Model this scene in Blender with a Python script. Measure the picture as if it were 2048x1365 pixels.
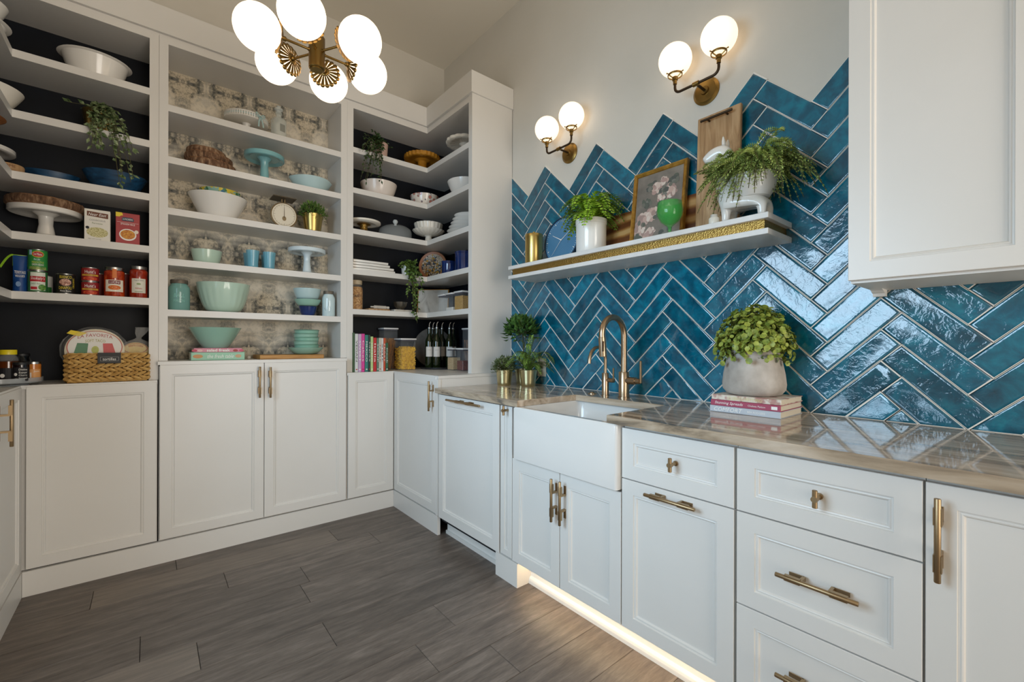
import bpy, bmesh, math, random
from mathutils import Vector, Matrix
PI = math.pi
random.seed(7)
for _o in list(bpy.data.objects): bpy.data.objects.remove(_o)
SC = bpy.context.scene
COL = SC.collection

# ------------------------------------------------------------------ camera
CAM_F, CAM_YAW, CAM_ROLL, CAM_CY, CAM_H = 878.38, math.radians(39.585), math.radians(.159), 688.75, 1.184
_cy, _sy = math.cos(CAM_YAW), math.sin(CAM_YAW)
C_F = Vector((_sy, _cy, 0)); _r = Vector((_cy, -_sy, 0)); _u = Vector((0, 0, 1))
C_R = _r*math.cos(CAM_ROLL) + _u*math.sin(CAM_ROLL)
C_U = -_r*math.sin(CAM_ROLL) + _u*math.cos(CAM_ROLL)
C_O = Vector((0, 0, CAM_H))
cam = bpy.data.cameras.new('camera'); camo = bpy.data.objects.new('camera', cam); COL.objects.link(camo)
cam.sensor_fit = 'HORIZONTAL'; cam.sensor_width = 36; cam.lens = CAM_F/2048*36
cam.shift_y = (CAM_CY-682.5)/2048; cam.clip_start = .02; cam.clip_end = 60
m = Matrix.Identity(4)
for i in range(3):
    m[i][0] = C_R[i]; m[i][1] = C_U[i]; m[i][2] = -C_F[i]; m[i][3] = C_O[i]
camo.matrix_world = m
SC.camera = camo

# ------------------------------------------------------------------ world, window daylight, rear fill, exposure
W = bpy.data.worlds.new('World'); SC.world = W; W.use_nodes = True
_bg = W.node_tree.nodes['Background']
_bg.inputs[0].default_value = (.80, .90, 1, 1); _bg.inputs[1].default_value = .5
vs = SC.view_settings
vs.view_transform = 'Standard'; vs.look = 'None'; vs.gamma = 1; vs.use_curve_mapping = False
vs.exposure = .08
def area(name, loc, target, sx, sy, power, col):
    l = bpy.data.lights.new(name, 'AREA'); l.shape = 'RECTANGLE'; l.size = sx; l.size_y = sy
    l.energy = power; l.color = col
    o = bpy.data.objects.new(name, l); COL.objects.link(o)
    d = Vector(target)-Vector(loc)
    o.location = loc; o.rotation_euler = d.to_track_quat('-Z', 'Y').to_euler()
    return o
_wd = area('window_daylight', (-1.06, 1.25, 1.62), (2, 1.6, .45), 1.25, 1.15, 29, (.56, .79, 1)); _wd.data.spread = math.radians(122)
area('rear_fill', (1.02, -2.35, 1.35), (.1, 3, 2.7), 1.6, 2.3, 76, (1, .90, .78))  # warm fill lamp added beyond the unseen rear opening to brighten ceiling and shelves

# ------------------------------------------------------------------ pixel helpers (2048x1365 frame)
def ray(px, py): return C_F + C_R*((px-1024)/CAM_F) - C_U*((py-CAM_CY)/CAM_F)
def onX(px, py, x): d = ray(px, py); return C_O + d*(x/d.x)
def onY(px, py, y): d = ray(px, py); return C_O + d*(y/d.y)
def onZ(px, py, z): d = ray(px, py); return C_O + d*((z-CAM_H)/d.z)
def extY(l, r, t, y):            # centre x, half width, top z of something seen between columns l and r at depth y
    a, b = onY(l, t, y), onY(r, t, y); c = onY((l+r)/2, t, y)
    return c.x, (b.x-a.x)/2, c.z
def extX(l, r, t, x):
    a, b = onX(l, t, x), onX(r, t, x); c = onX((l+r)/2, t, x)
    return c.y, (a.y-b.y)/2, c.z

# ------------------------------------------------------------------ materials
def lin(c):
    if isinstance(c, str):
        c = c.lstrip('#'); c = [int(c[i:i+2], 16)/255 for i in (0, 2, 4)]
        return tuple(x/12.92 if x <= .04045 else ((x+.055)/1.055)**2.4 for x in c)
    return tuple(c)
MATS = {}
class NT:
    def __init__(s, m): s.t = m.node_tree; s.n = s.t.nodes; s.b = s.n['Principled BSDF']
    def new(s, typ, **kw):
        n = s.n.new('ShaderNode'+typ)
        for k, v in kw.items():
            if k.startswith('i_'):
                key = k[2:]
                key = int(key) if key.isdigit() else key.replace('_', ' ')
                n.inputs[key].default_value = v
            else: setattr(n, k, v)
        return n
    def link(s, a, ao, b, bi): s.t.links.new(a.outputs[ao], b.inputs[bi])
    def base(s, a, ao=0): s.t.links.new(a.outputs[ao], s.b.inputs['Base Color'])
    def ramp(s, stops, interp='LINEAR'):
        r = s.n.new('ShaderNodeValToRGB'); r.color_ramp.interpolation = interp
        while len(r.color_ramp.elements) < len(stops): r.color_ramp.elements.new(.5)
        for e, (p, c) in zip(r.color_ramp.elements, stops): e.position = p; e.color = (*lin(c), 1)
        return r
    def coord(s, kind='Object', scale=(1, 1, 1), rot=(0, 0, 0), loc=(0, 0, 0)):
        c = s.n.new('ShaderNodeTexCoord'); mp = s.n.new('ShaderNodeMapping')
        mp.inputs['Scale'].default_value = scale; mp.inputs['Rotation'].default_value = rot; mp.inputs['Location'].default_value = loc
        s.t.links.new(c.outputs[kind], mp.inputs['Vector']); return mp
    def noise(s, vec, scale, detail=3, rough=.5, dist=0, dim='3D'):
        n = s.n.new('ShaderNodeTexNoise'); n.noise_dimensions = dim
        n.inputs['Scale'].default_value = scale; n.inputs['Detail'].default_value = detail
        n.inputs['Roughness'].default_value = rough; n.inputs['Distortion'].default_value = dist
        if vec is not None: s.t.links.new(vec.outputs[0], n.inputs['Vector'])
        return n
    def bump(s, h, ho, strength, dist=.01):
        b = s.n.new('ShaderNodeBump'); b.inputs['Strength'].default_value = strength; b.inputs['Distance'].default_value = dist
        s.t.links.new(h.outputs[ho], b.inputs['Height']); s.t.links.new(b.outputs[0], s.b.inputs['Normal']); return b
def mat(name, col=(.8, .8, .8), rough=.5, metal=0, spec=None, trans=0, ior=None, emit=None, estr=0, coat=0, alpha=1, sss=0):
    if name in MATS: return MATS[name]
    m = bpy.data.materials.new(name); m.use_nodes = True; b = m.node_tree.nodes['Principled BSDF']
    c = (*lin(col), 1)
    b.inputs['Base Color'].default_value = c; b.inputs['Roughness'].default_value = rough; b.inputs['Metallic'].default_value = metal
    if spec is not None: b.inputs['Specular IOR Level'].default_value = spec
    if trans: b.inputs['Transmission Weight'].default_value = trans
    if ior: b.inputs['IOR'].default_value = ior
    if coat: b.inputs['Coat Weight'].default_value = coat; b.inputs['Coat Roughness'].default_value = .05
    if emit is not None: b.inputs['Emission Color'].default_value = (*lin(emit), 1); b.inputs['Emission Strength'].default_value = estr
    b.inputs['Alpha'].default_value = alpha
    m.diffuse_color = c; MATS[name] = m
    return m
def nmat(name, stops, scale=8, detail=4, rough=.5, metal=0, stretch=(1, 1, 1), rot=(0, 0, 0), bump=0, bscale=None, coat=0, dist=0, spec=None, bdist=.01):
    """material whose colour runs over a noise ramp, with optional relief"""
    if name in MATS: return MATS[name]
    m = mat(name, stops[0][1], rough, metal, coat=coat, spec=spec); t = NT(m)
    c = t.coord('Object', stretch, rot); n = t.noise(c, scale, detail, .55, dist); r = t.ramp(stops); t.link(n, 0, r, 0); t.base(r)
    if bump:
        n2 = n if bscale is None else t.noise(c, bscale, 3)
        t.bump(n2, 0, bump, bdist)
    return m

# ------------------------------------------------------------------ mesh builder
class MB:
    def __init__(s): s.v = []; s.f = []; s.sm = []
    def add(s, vs_, fs, smooth=False):
        o = len(s.v); s.v += [tuple(p) for p in vs_]
        for f in fs: s.f.append([o+i for i in f]); s.sm.append(smooth)
        return s
    def box(s, x0, y0, z0, x1, y1, z1):
        v = [(x, y, z) for z in (z0, z1) for y in (y0, y1) for x in (x0, x1)]
        return s.add(v, [(0, 2, 3, 1), (4, 5, 7, 6), (0, 1, 5, 4), (2, 6, 7, 3), (0, 4, 6, 2), (1, 3, 7, 5)])
    def rbox(s, x0, y0, z0, x1, y1, z1, b=.003, seg=1):
        bm = bmesh.new(); bmesh.ops.create_cube(bm, size=1)
        for v in bm.verts: v.co = Vector(((x0+x1)/2+v.co.x*(x1-x0), (y0+y1)/2+v.co.y*(y1-y0), (z0+z1)/2+v.co.z*(z1-z0)))
        b = min(b, .49*min(abs(x1-x0), abs(y1-y0), abs(z1-z0)))
        bmesh.ops.bevel(bm, geom=list(bm.edges), offset=b, segments=seg, profile=.5, affect='EDGES')
        s.bm(bm, seg > 1); return s
    def bm(s, bm, smooth=False):
        bm.verts.index_update()
        s.add([v.co[:] for v in bm.verts], [[v.index for v in f.verts] for f in bm.faces], smooth); bm.free(); return s
    def lathe(s, prof, n=32, c=(0, 0, 0), wob=None, smooth=True, sx=1, sy=1):
        vs_ = []; fs = []; rings = []
        for k, (r, z) in enumerate(prof):
            if r < 1e-6: rings.append([len(vs_)]); vs_.append((c[0], c[1], c[2]+z))
            else:
                st = len(vs_)
                for i in range(n):
                    a = 2*PI*i/n; rr = r*(wob(a, k) if wob else 1)
                    vs_.append((c[0]+sx*rr*math.cos(a), c[1]+sy*rr*math.sin(a), c[2]+z))
                rings.append(list(range(st, st+n)))
        for A, B in zip(rings, rings[1:]):
            if len(A) == 1 and len(B) == 1: continue
            for i in range(n):
                j = (i+1) % n
                if len(A) == 1: fs.append((A[0], B[j], B[i]))
                elif len(B) == 1: fs.append((A[i], A[j], B[0]))
                else: fs.append((A[i], A[j], B[j], B[i]))
        return s.add(vs_, fs, smooth)
    def cyl(s, r, z0, z1, n=24, c=(0, 0), r2=None, b=.0):
        r2 = r if r2 is None else r2
        if b: p = [(0, z0), (r-b, z0), (r, z0+b), (r2, z1-b), (r2-b, z1), (0, z1)]
        else: p = [(0, z0), (r, z0), (r2, z1), (0, z1)]
        return s.lathe(p, n, (c[0], c[1], 0))
    def tube(s, pts, r, n=8, cap=True, smooth=True):
        pts = [Vector(p) for p in pts]; rs = r if isinstance(r, (list, tuple)) else [r]*len(pts)
        vs_ = []; fs = []; up = None
        for i, p in enumerate(pts):
            t = (pts[min(i+1, len(pts)-1)]-pts[max(i-1, 0)])
            t = t.normalized() if t.length > 1e-9 else Vector((0, 0, 1))
            if up is None:
                up = Vector((0, 0, 1)) if abs(t.z) < .9 else Vector((1, 0, 0))
            a = t.cross(up)
            if a.length < 1e-6: a = t.cross(Vector((1, .3, .2)))
            a.normalize(); b = a.cross(t).normalized(); up = b
            for k in range(n):
                an = 2*PI*k/n; vs_.append(p+(a*math.cos(an)+b*math.sin(an))*rs[i])
        for i in range(len(pts)-1):
            for k in range(n):
                j = (k+1) % n; fs.append((i*n+k, i*n+j, (i+1)*n+j, (i+1)*n+k))
        if cap: fs.append(tuple(range(n-1, -1, -1))); fs.append(tuple((len(pts)-1)*n+k for k in range(n)))
        return s.add(vs_, fs, smooth)
    def sphere(s, c, r, n=20, m=12, sz=1):
        return s.lathe([(r*math.sin(PI*k/m) if 0 < k < m else 0, -sz*r*math.cos(PI*k/m)) for k in range(m+1)], n, c)
    def prism(s, poly, d0, d1, fn):
        n = len(poly); v = [fn(a, b, d0) for a, b in poly]+[fn(a, b, d1) for a, b in poly]
        f = [tuple(range(n-1, -1, -1)), tuple(range(n, 2*n))]+[(i, (i+1) % n, n+(i+1) % n, n+i) for i in range(n)]
        return s.add(v, f)
    def xf(s, M, start=0):
        for i in range(start, len(s.v)): s.v[i] = tuple(M @ Vector(s.v[i]))
        return s
    def mesh(s, name):
        me = bpy.data.meshes.new(name); me.from_pydata(s.v, [], s.f)
        me.polygons.foreach_set('use_smooth', s.sm)
        if any(s.sm): me.set_sharp_from_angle(angle=math.radians(40))
        me.update(); return me
    def build(s, name, m, parent=None, loc=None, kind=None):
        me = s.mesh(name)
        if isinstance(m, (list, tuple)):
            for q in m: me.materials.append(q)
        else: me.materials.append(m)
        o = bpy.data.objects.new(name, me); COL.objects.link(o)
        if parent is not None: o.parent = parent
        if loc is not None: o.location = loc
        if kind: o['kind'] = kind
        return o
def tag(o, label, cat, group=None):
    o['label'] = label; o['category'] = cat
    if group: o['group'] = group
    return o
def thing(name, label, cat, loc=(0, 0, 0), rz=0, group=None, kind=None):
    o = bpy.data.objects.new(name, None); COL.objects.link(o); o.location = loc; o.rotation_euler = (0, 0, rz); o.empty_display_size = .02
    if kind: o['kind'] = kind
    if label: tag(o, label, cat, group)
    return o
def structure(o): o['kind'] = 'structure'; return o
def dup(root, loc, rz=None, label=None):
    def cp(o, par):
        c = o.copy(); COL.objects.link(c); c.parent = par
        for ch in list(o.children): cp(ch, c)
        return c
    r = cp(root, None); r.location = loc
    if rz is not None: r.rotation_euler = (0, 0, rz)
    if label: r['label'] = label
    return r

# ------------------------------------------------------------------ flat print: lettering and label shapes on a surface map (u right, v up, d out)
def flatmap(o, U, V, N):
    o, U, V, N = Vector(o), Vector(U), Vector(V), Vector(N)
    return lambda u, v, d: o+U*u+V*v+N*d
def cylmap(r, ang, c=(0, 0, 0)):          # ang: direction the middle of the label faces
    F = Vector((math.cos(ang), math.sin(ang), 0)); R = Vector((-F.y, F.x, 0)); c = Vector(c)
    return lambda u, v, d: c+(F*math.cos(u/r)+R*math.sin(u/r))*(r+d)+Vector((0, 0, v))
def p_rect(mp, u0, v0, u1, v1, d, n=1):
    mb = MB(); vs_ = []; fs = []
    for i in range(n+1):
        u = u0+(u1-u0)*i/n; vs_ += [mp(u, v0, d), mp(u, v1, d)]
    for i in range(n): fs.append((2*i, 2*i+2, 2*i+3, 2*i+1))
    return mb.add(vs_, fs)
def p_poly(mp, pts, d): return MB().add([mp(u, v, d) for u, v in pts], [tuple(range(len(pts)))])
def p_ell(mp, cu, cv, ru, rv, d, n=24, ring=None):
    if ring is None:
        vs_ = [mp(cu, cv, d)]; fs = []
        for k in (.5, 1):
            for i in range(n): a = 2*PI*i/n; vs_.append(mp(cu+k*ru*math.cos(a), cv+k*rv*math.sin(a), d))
        for i in range(n):
            j = (i+1) % n; fs.append((0, 1+i, 1+j)); fs.append((1+i, 1+n+i, 1+n+j, 1+j))
        return MB().add(vs_, fs)
    vs_ = []; fs = []
    for i in range(n):
        a = 2*PI*i/n
        for k in (1-ring, 1): vs_.append(mp(cu+k*ru*math.cos(a), cv+k*rv*math.sin(a), d))
    for i in range(n): j = (i+1) % n; fs.append((2*i, 2*i+1, 2*j+1, 2*j))
    return MB().add(vs_, fs)
_TX = {}
def p_text(mp, s, cu, cv, size, d, width=None, shear=0, arc=None, bold=0, rot=0):
    key = (s, shear, bold)
    if key not in _TX:
        cu_ = bpy.data.curves.new('t', 'FONT'); cu_.body = s; cu_.size = 1; cu_.align_x = 'CENTER'; cu_.align_y = 'CENTER'; cu_.shear = shear; cu_.resolution_u = 2; cu_.offset = bold
        o = bpy.data.objects.new('t', cu_); COL.objects.link(o)
        dg = bpy.context.evaluated_depsgraph_get(); me = o.evaluated_get(dg).to_mesh()
        _TX[key] = ([v.co[:2] for v in me.vertices], [list(p.vertices) for p in me.polygons])
        o.evaluated_get(dg).to_mesh_clear(); bpy.data.objects.remove(o); bpy.data.curves.remove(cu_)
    vs_, fs = _TX[key]
    if not vs_: return MB()
    x0 = min(v[0] for v in vs_); x1 = max(v[0] for v in vs_); y0 = min(v[1] for v in vs_); y1 = max(v[1] for v in vs_)
    k = size/max(y1-y0, 1e-6); kx = k if width is None else width/(x1-x0)
    out = []
    for x, y in vs_:
        a = (x-(x0+x1)/2)*kx; b = (y-(y0+y1)/2)*k
        if arc: b += arc*(1-(2*a/max((x1-x0)*kx, 1e-6))**2)
        if rot: a, b = a*math.cos(rot)-b*math.sin(rot), a*math.sin(rot)+b*math.cos(rot)
        out.append(mp(cu+a, cv+b, d))
    return MB().add(out, fs)
def face_cam(x, y): return math.atan2(-y, -x)

# ================================================================== setting
XL, XR, YB, YR, ZC = -.835, 2.026, 3.41, -2.2, 3.63          # room shell
YS, XS, XSL = 3.07, 1.673, -.494                             # shelf fronts: back, right wing, left wing
YD, XD, XDL = 3.015, 1.377, -.452                            # door fronts: back, sink run, left run
def wb(mb, name, m, parent=None, kind=None):                 # build from world coordinates under a thing
    r = parent
    while r is not None and r.parent is not None: r = r.parent
    if r is not None:
        L = r.location; mb.v = [(a-L.x, b-L.y, c-L.z) for a, b, c in mb.v]
    return mb.build(name, m, parent, kind=kind)

m_wall = nmat('wall_paint', [(.3, '#d3cec3'), (.7, '#d7d2c8')], 3, rough=.6, bump=.04, bscale=220)
m_ceil = mat('ceiling_paint', '#e2dccf', .7)
m_cab = nmat('cabinet_paint', [(.3, '#dcd9d3'), (.7, '#e0ddd8')], 2, rough=.36)
m_dark = mat('dark_gap', '#14161a', .8)
m_navy = nmat('navy_panel', [(.35, '#090c12'), (.7, '#10151e')], 5, rough=.5, spec=.25)
m_brass = mat('brushed_bronze', '#a58d6c', .42, 1)
m_brassd = mat('aged_brass', '#8f7340', .34, 1)
m_bronze = mat('dark_bronze', '#4a3c2e', .4, .9)
m_gold = mat('satin_gold', '#bfa564', .3, 1)

def m_floor_():
    m = mat('floor_oak', '#4c433d', .42); t = NT(m)
    oi = t.new('ObjectInfo'); c = t.coord('Object', (1.2, 9, 9))
    add = t.new('VectorMath', operation='ADD'); t.link(c, 0, add, 0)
    mul = t.new('VectorMath', operation='SCALE'); mul.inputs[0].default_value = (37, 91, 13); t.link(oi, 'Random', mul, 'Scale'); t.link(mul, 0, add, 1)
    n = t.noise(add, 3, 8, .62, .6); r = t.ramp([(.25, '#4d443e'), (.5, '#6b6057'), (.75, '#867a70')]); t.link(n, 0, r, 0)
    n2 = t.noise(add, 20, 4, .6); mx = t.new('MixRGB', blend_type='MULTIPLY'); mx.inputs[0].default_value = .35
    r2 = t.ramp([(.35, '#8f8f8f'), (.65, '#ffffff')]); t.link(n2, 0, r2, 0); t.link(r, 0, mx, 1); t.link(r2, 0, mx, 2)
    hs = t.new('HueSaturation'); mr = t.new('MapRange'); mr.inputs[3].default_value = .8; mr.inputs[4].default_value = 1.2
    t.link(oi, 'Random', mr, 0); t.link(mr, 0, hs, 'Value'); t.link(mx, 0, hs, 'Color'); t.base(hs)
    t.bump(n2, 0, .12, .002)
    return m
m_floor = m_floor_()
m_floorp = mat('floor_oak_pale', '#6b6056', .45)
t_ = NT(m_floorp); c_ = t_.coord('Object', (1.2, 12, 12)); n_ = t_.noise(c_, 4, 7, .6, .5); r_ = t_.ramp([(.3, '#6a6057'), (.7, '#85786c')]); t_.link(n_, 0, r_, 0); t_.base(r_)

# floor with its planks
flo = structure(MB().box(XL-.1, YR-.6, -.06, XR+.1, YB+.1, -.012).build('floor', m_dark))
joints = {0: [-.62, .115, 1.5], 1: [-.2, .88], 2: [-.75, .3, 1.066], 3: [-.45, .62, 1.7], 4: [-.024, .573], 5: [.148, 1.4], 6: [-.3, .57], 7: [-.6, .2, .995]}
rowY = 2.881
def plank(x0, x1, y0, y1, pale):
    L, Wd = (x1-x0)/2-.0008, (y1-y0)/2-.0007
    mb = MB().rbox(-L, -Wd, -.012, L, Wd, 0, .0012)
    mb.build('floor_plank', m_floorp if pale else m_floor, flo, loc=((x0+x1)/2, (y0+y1)/2, 0))
k = 0; y1 = rowY+.187*2
while y1 > YR:
    idx = int(round((rowY+.187-y1)/.187)); y0 = y1-.187
    js = joints.get(idx)
    if js is None:
        rr = random.Random(idx+50); s_ = XL+rr.uniform(.2, 1.2); js = []
        while s_ < XR: js.append(s_); s_ += rr.uniform(.7, 1.5)
    xs = [XL-.05]+js+[XR+.05]
    for a, b in zip(xs, xs[1:]):
        pale = (idx == 1 and abs(a+.2) < .01) or (idx == 5 and abs(b-.148) < .01)
        plank(a, b, y0, y1, pale)
    y1 = y0

structure(MB().box(XL-.12, YR-.1, ZC, XR+.12, YB+.12, ZC+.08).build('ceiling', m_ceil))
structure(MB().box(XL-.12, YB, 0, XR+.12, YB+.1, ZC).build('wall_back', m_wall))
wl = MB()                                                      # left wall with the window opening
WY0, WY1, WZ0, WZ1 = .62, 1.88, 1.04, 2.2
wl.box(XL-.12, YR, 0, XL, WY0, ZC).box(XL-.12, WY1, 0, XL, YB, ZC).box(XL-.12, WY0, 0, XL, WY1, WZ0).box(XL-.12, WY0, WZ1, XL, WY1, ZC)
structure(wl.build('wall_left', m_wall))
wr = MB()                                                      # wall behind the camera with an unseen opening added for the fill lamp
wr.box(XL, YR-.1, 0, .1, YR, ZC).box(1.92, YR-.1, 0, XR, YR, ZC).box(.1, YR-.1, 2.5, 1.92, YR, ZC)
structure(wr.build('wall_rear', m_wall))
wright = structure(MB().box(XR, YR-.1, 0, XR+.1, YB+.1, ZC).build('wall_right', m_wall))
win = structure(thing('window_1', None, None, (XL-.06, (WY0+WY1)/2, WZ0)))
fr = MB()
for a, b in ((WY0-.07, WY0+.03), (WY1-.03, WY1+.07)): fr.box(XL-.05, a, WZ0-.07, XL+.02, b, WZ1+.07)
for a, b in ((WZ0-.07, WZ0+.03), (WZ1-.03, WZ1+.07)): fr.box(XL-.05, WY0, a, XL+.021, WY1, b)
wb(fr, 'window_frame', m_cab, win)
wb(MB().box(XL-.05, 1.235, WZ0, XL-.02, 1.265, WZ1), 'muntin', m_cab, win)

# ------------------------------------------------------------------ herringbone tile on the right wall
m_grout = nmat('grout', [(.3, '#eae3d8'), (.7, '#f1ece3')], 60, rough=.85)
def m_tile_():
    m = mat('teal_glaze', '#0f5f80', .06, coat=.6); t = NT(m)
    oi = t.new('ObjectInfo'); c = t.coord('Object', (1, 1, 1))
    sc = t.new('VectorMath', operation='SCALE'); sc.inputs[0].default_value = (53, 17, 29); t.link(oi, 'Random', sc, 'Scale')
    ad = t.new('VectorMath', operation='ADD'); t.link(c, 0, ad, 0); t.link(sc, 0, ad, 1)
    n = t.noise(ad, 14, 5, .6, .6); r = t.ramp([(.22, '#083a4c'), (.45, '#0a566e'), (.62, '#0c6e86'), (.8, '#14899b')]); t.link(n, 0, r, 0)
    hs = t.new('HueSaturation'); mr = t.new('MapRange'); mr.inputs[3].default_value = .72; mr.inputs[4].default_value = 1.25
    t.link(oi, 'Random', mr, 0); t.link(mr, 0, hs, 'Value'); t.link(r, 0, hs, 'Color')
    t.base(hs)
    n2 = t.noise(ad, 36, 3, .55, .6); t.bump(n2, 0, .42, .0034)
    return m
m_tile = m_tile_()
TL, TW, TG = .3068, .0795, .0050
Q2 = math.sqrt(.5)
T_Y0, T_Z0 = .587, 2.0367
def clip(poly, f):                                             # keep f(p) >= 0
    out = []
    for i in range(len(poly)):
        a, b = poly[i], poly[(i+1) % len(poly)]; fa, fb = f(a), f(b)
        if fa >= 0: out.append(a)
        if (fa >= 0) != (fb >= 0):
            k_ = fa/(fa-fb); out.append((a[0]+(b[0]-a[0])*k_, a[1]+(b[1]-a[1])*k_))
    return out
def tile_mesh(poly, c, shrink=False):                                        # poly in (Y, z); pillowed slab against the wall
    def inset(p, d):
        n = len(p); out = []
        for i in range(n):
            a, b, e = Vector(p[i-1]), Vector(p[i]), Vector(p[(i+1) % n])
            n1 = Vector((-(b-a).y, (b-a).x)).normalized(); n2 = Vector((-(e-b).y, (e-b).x)).normalized()
            h = n1+n2; h = h*(d/max(.15, h.dot(n1))); out.append((b.x+h.x, b.y+h.y))
        return out
    rings = [(0, 0), (0, .0052), (.0012, .0068), (.0035, .0078), (.009, .0073), (.013, .0070)]
    v = []; f = []; n = len(poly)
    for d, h in rings:
        if shrink and d:
            ir = min(abs((poly[(q+1) % n][0]-poly[q][0])*(poly[q][1]-c[1])-(poly[q][0]-c[0])*(poly[(q+1) % n][1]-poly[q][1]))/max(1e-6, math.dist(poly[q], poly[(q+1) % n])) for q in range(n))
            k_ = max(.25, 1-d/max(ir, .004)); ring = [(c[0]+(a-c[0])*k_, c[1]+(b-c[1])*k_) for a, b in poly]
        else: ring = inset(poly, d) if d else poly
        for (a, b) in ring: v.append((-h, a-c[0], b-c[1]))
    for k_ in range(len(rings)-1):
        for i in range(n): j = (i+1) % n; f.append((k_*n+i, k_*n+j, (k_+1)*n+j, (k_+1)*n+i))
    f.append(tuple((len(rings)-1)*n+i for i in range(n)))
    return MB().add(v, f, True)
_tm = {}
TYMIN, TYMAX, TZMIN = -.62, 2.4495, .9155
wall_tiles = []
for i in range(-3, 5):
    for k in range(-2, 14):
        for typ in 'HV':
            if k < 0 and not (k == -1 and i == 4 and typ == 'H'): continue
            if typ == 'H': rc = [(0, 0), (TL, 0), (TL, TW), (0, TW)]
            else: rc = [(TL, TW-TL), (TL+TW, TW-TL), (TL+TW, TW), (TL, TW)]
            g = TG/2; x0, y0_ = rc[0]; x1, y1_ = rc[2]
            rc = [(x0+g, y0_+g), (x1-g, y0_+g), (x1-g, y1_-g), (x0+g, y1_-g)]
            P = [(T_Y0+i*math.sqrt(2)*TL+(x-y)*Q2, T_Z0-k*math.sqrt(2)*TW+(x+y)*Q2) for x, y in rc]
            A = sum(P[q][0]*P[(q+1) % 4][1]-P[(q+1) % 4][0]*P[q][1] for q in range(4))
            if A < 0: P = P[::-1]
            Q = clip(clip(clip(P, lambda p: p[1]-TZMIN), lambda p: TYMAX-p[0]), lambda p: p[0]-TYMIN)
            if len(Q) < 3: continue
            ar = abs(sum(Q[q][0]*Q[(q+1) % len(Q)][1]-Q[(q+1) % len(Q)][0]*Q[q][1] for q in range(len(Q))))/2
            if ar < .0004: continue
            wall_tiles.append((typ, P if len(Q) == 4 and Q == P else None, Q))
for typ, whole, Q in wall_tiles:
    c = (sum(p[0] for p in Q)/len(Q), sum(p[1] for p in Q)/len(Q))
    if whole:
        if typ not in _tm: _tm[typ] = tile_mesh(Q, c).mesh('tile'); _tm[typ].materials.append(m_tile)
        o = bpy.data.objects.new('tile', _tm[typ]); COL.objects.link(o); o.parent = wright
    else: o = tile_mesh(Q, c, True).build('tile', m_tile, wright)
    o.location = (XR-.001, c[0], c[1])
gm = MB()                                                      # grout bed: same outline, under the tiles
for typ, whole, Q in wall_tiles:
    c = Vector((sum(p[0] for p in Q)/len(Q), sum(p[1] for p in Q)/len(Q)))
    E_ = []
    for p in Q:
        d = Vector(p)-c; E_.append(tuple(c+d*(1+.0030/max(d.length*.5, .01))))
    E_ = clip(clip(E_, lambda p: p[1]-.9145), lambda p: TYMAX+.001-p[0])
    if len(E_) >= 3: gm.prism(E_, 0, .0066, lambda a, b, d: (XR-d, a, b))
gm.build('grout', m_grout, wright)

# ------------------------------------------------------------------ built-in shelving
def m_wallpaper_():
    m = mat('kaleidoscope_wallpaper', '#d8d0c0', .6); t = NT(m)
    tc = t.new('TexCoord'); sp = t.new('SeparateXYZ'); t.link(tc, 'Object', sp, 0)
    px = t.new('Math', operation='PINGPONG'); px.inputs[1].default_value = .118; sx = t.new('Math', operation='ADD'); sx.inputs[1].default_value = .118*2-.082
    t.link(sp, 0, sx, 0); t.link(sx, 0, px, 0)
    pz = t.new('Math', operation='PINGPONG'); pz.inputs[1].default_value = .34; t.link(sp, 2, pz, 0)
    cb = t.new('CombineXYZ'); t.link(px, 0, cb, 0); t.link(pz, 0, cb, 2)
    # polar rosettes fold further: distance to a motif centre line
    n1 = t.noise(cb, 13, 9, .68, .9); r1 = t.ramp([(.40, '#3d4348'), (.47, '#8b8a82'), (.53, '#d6ccba'), (.62, '#e8e0d0')]); t.link(n1, 0, r1, 0)
    n2 = t.noise(cb, 34, 7, .7, .5); r2 = t.ramp([(.36, '#6a6d6c'), (.50, '#e9e3d6'), (1, '#ffffff')]); t.link(n2, 0, r2, 0)
    n3 = t.noise(cb, 5, 4, .5); r3 = t.ramp([(.42, '#000000'), (.58, '#ffffff')]); t.link(n3, 0, r3, 0)
    mx = t.new('MixRGB', blend_type='MULTIPLY'); mx.inputs[0].default_value = .85; t.link(r1, 0, mx, 1); t.link(r2, 0, mx, 2)
    m2 = t.new('MixRGB'); t.link(r3, 0, m2, 0); m2.inputs[2].default_value = (*lin('#e8dfce'), 1); t.link(mx, 0, m2, 1)
    m3 = t.new('MixRGB'); m3.inputs[0].default_value = .28; t.link(m2, 0, m3, 1); t.link(mx, 0, m3, 2)
    t.base(m3)
    return m
m_wp = m_wallpaper_()
YK, XK, XKL = 3.36, 2.0, -.81                                  # faces of the back panels
SIDE_Z = [1.427, 1.708, 1.99, 2.277, 2.56]; MID_Z = [1.37, 1.652, 1.932, 2.215, 2.50]; ST = .037
ZT = 2.829; WEND = 2.451; LEND = 2.16
def Lshelf(x0, y0, xa, ya, x1, y1, z0, z1, flip=False):
    # L plan: back arm from x0..x1 between YS..y1, wing between xa..x1
    if not flip: poly = [(x0, ya), (xa, ya), (xa, y0), (x1, y0), (x1, y1), (x0, y1)]
    else: poly = [(x0, y0), (xa, y0), (xa, ya), (x1, ya), (x1, y1), (x0, y1)]
    return MB().prism(poly, z0, z1, lambda a, b, d: (a, b, d))
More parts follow.
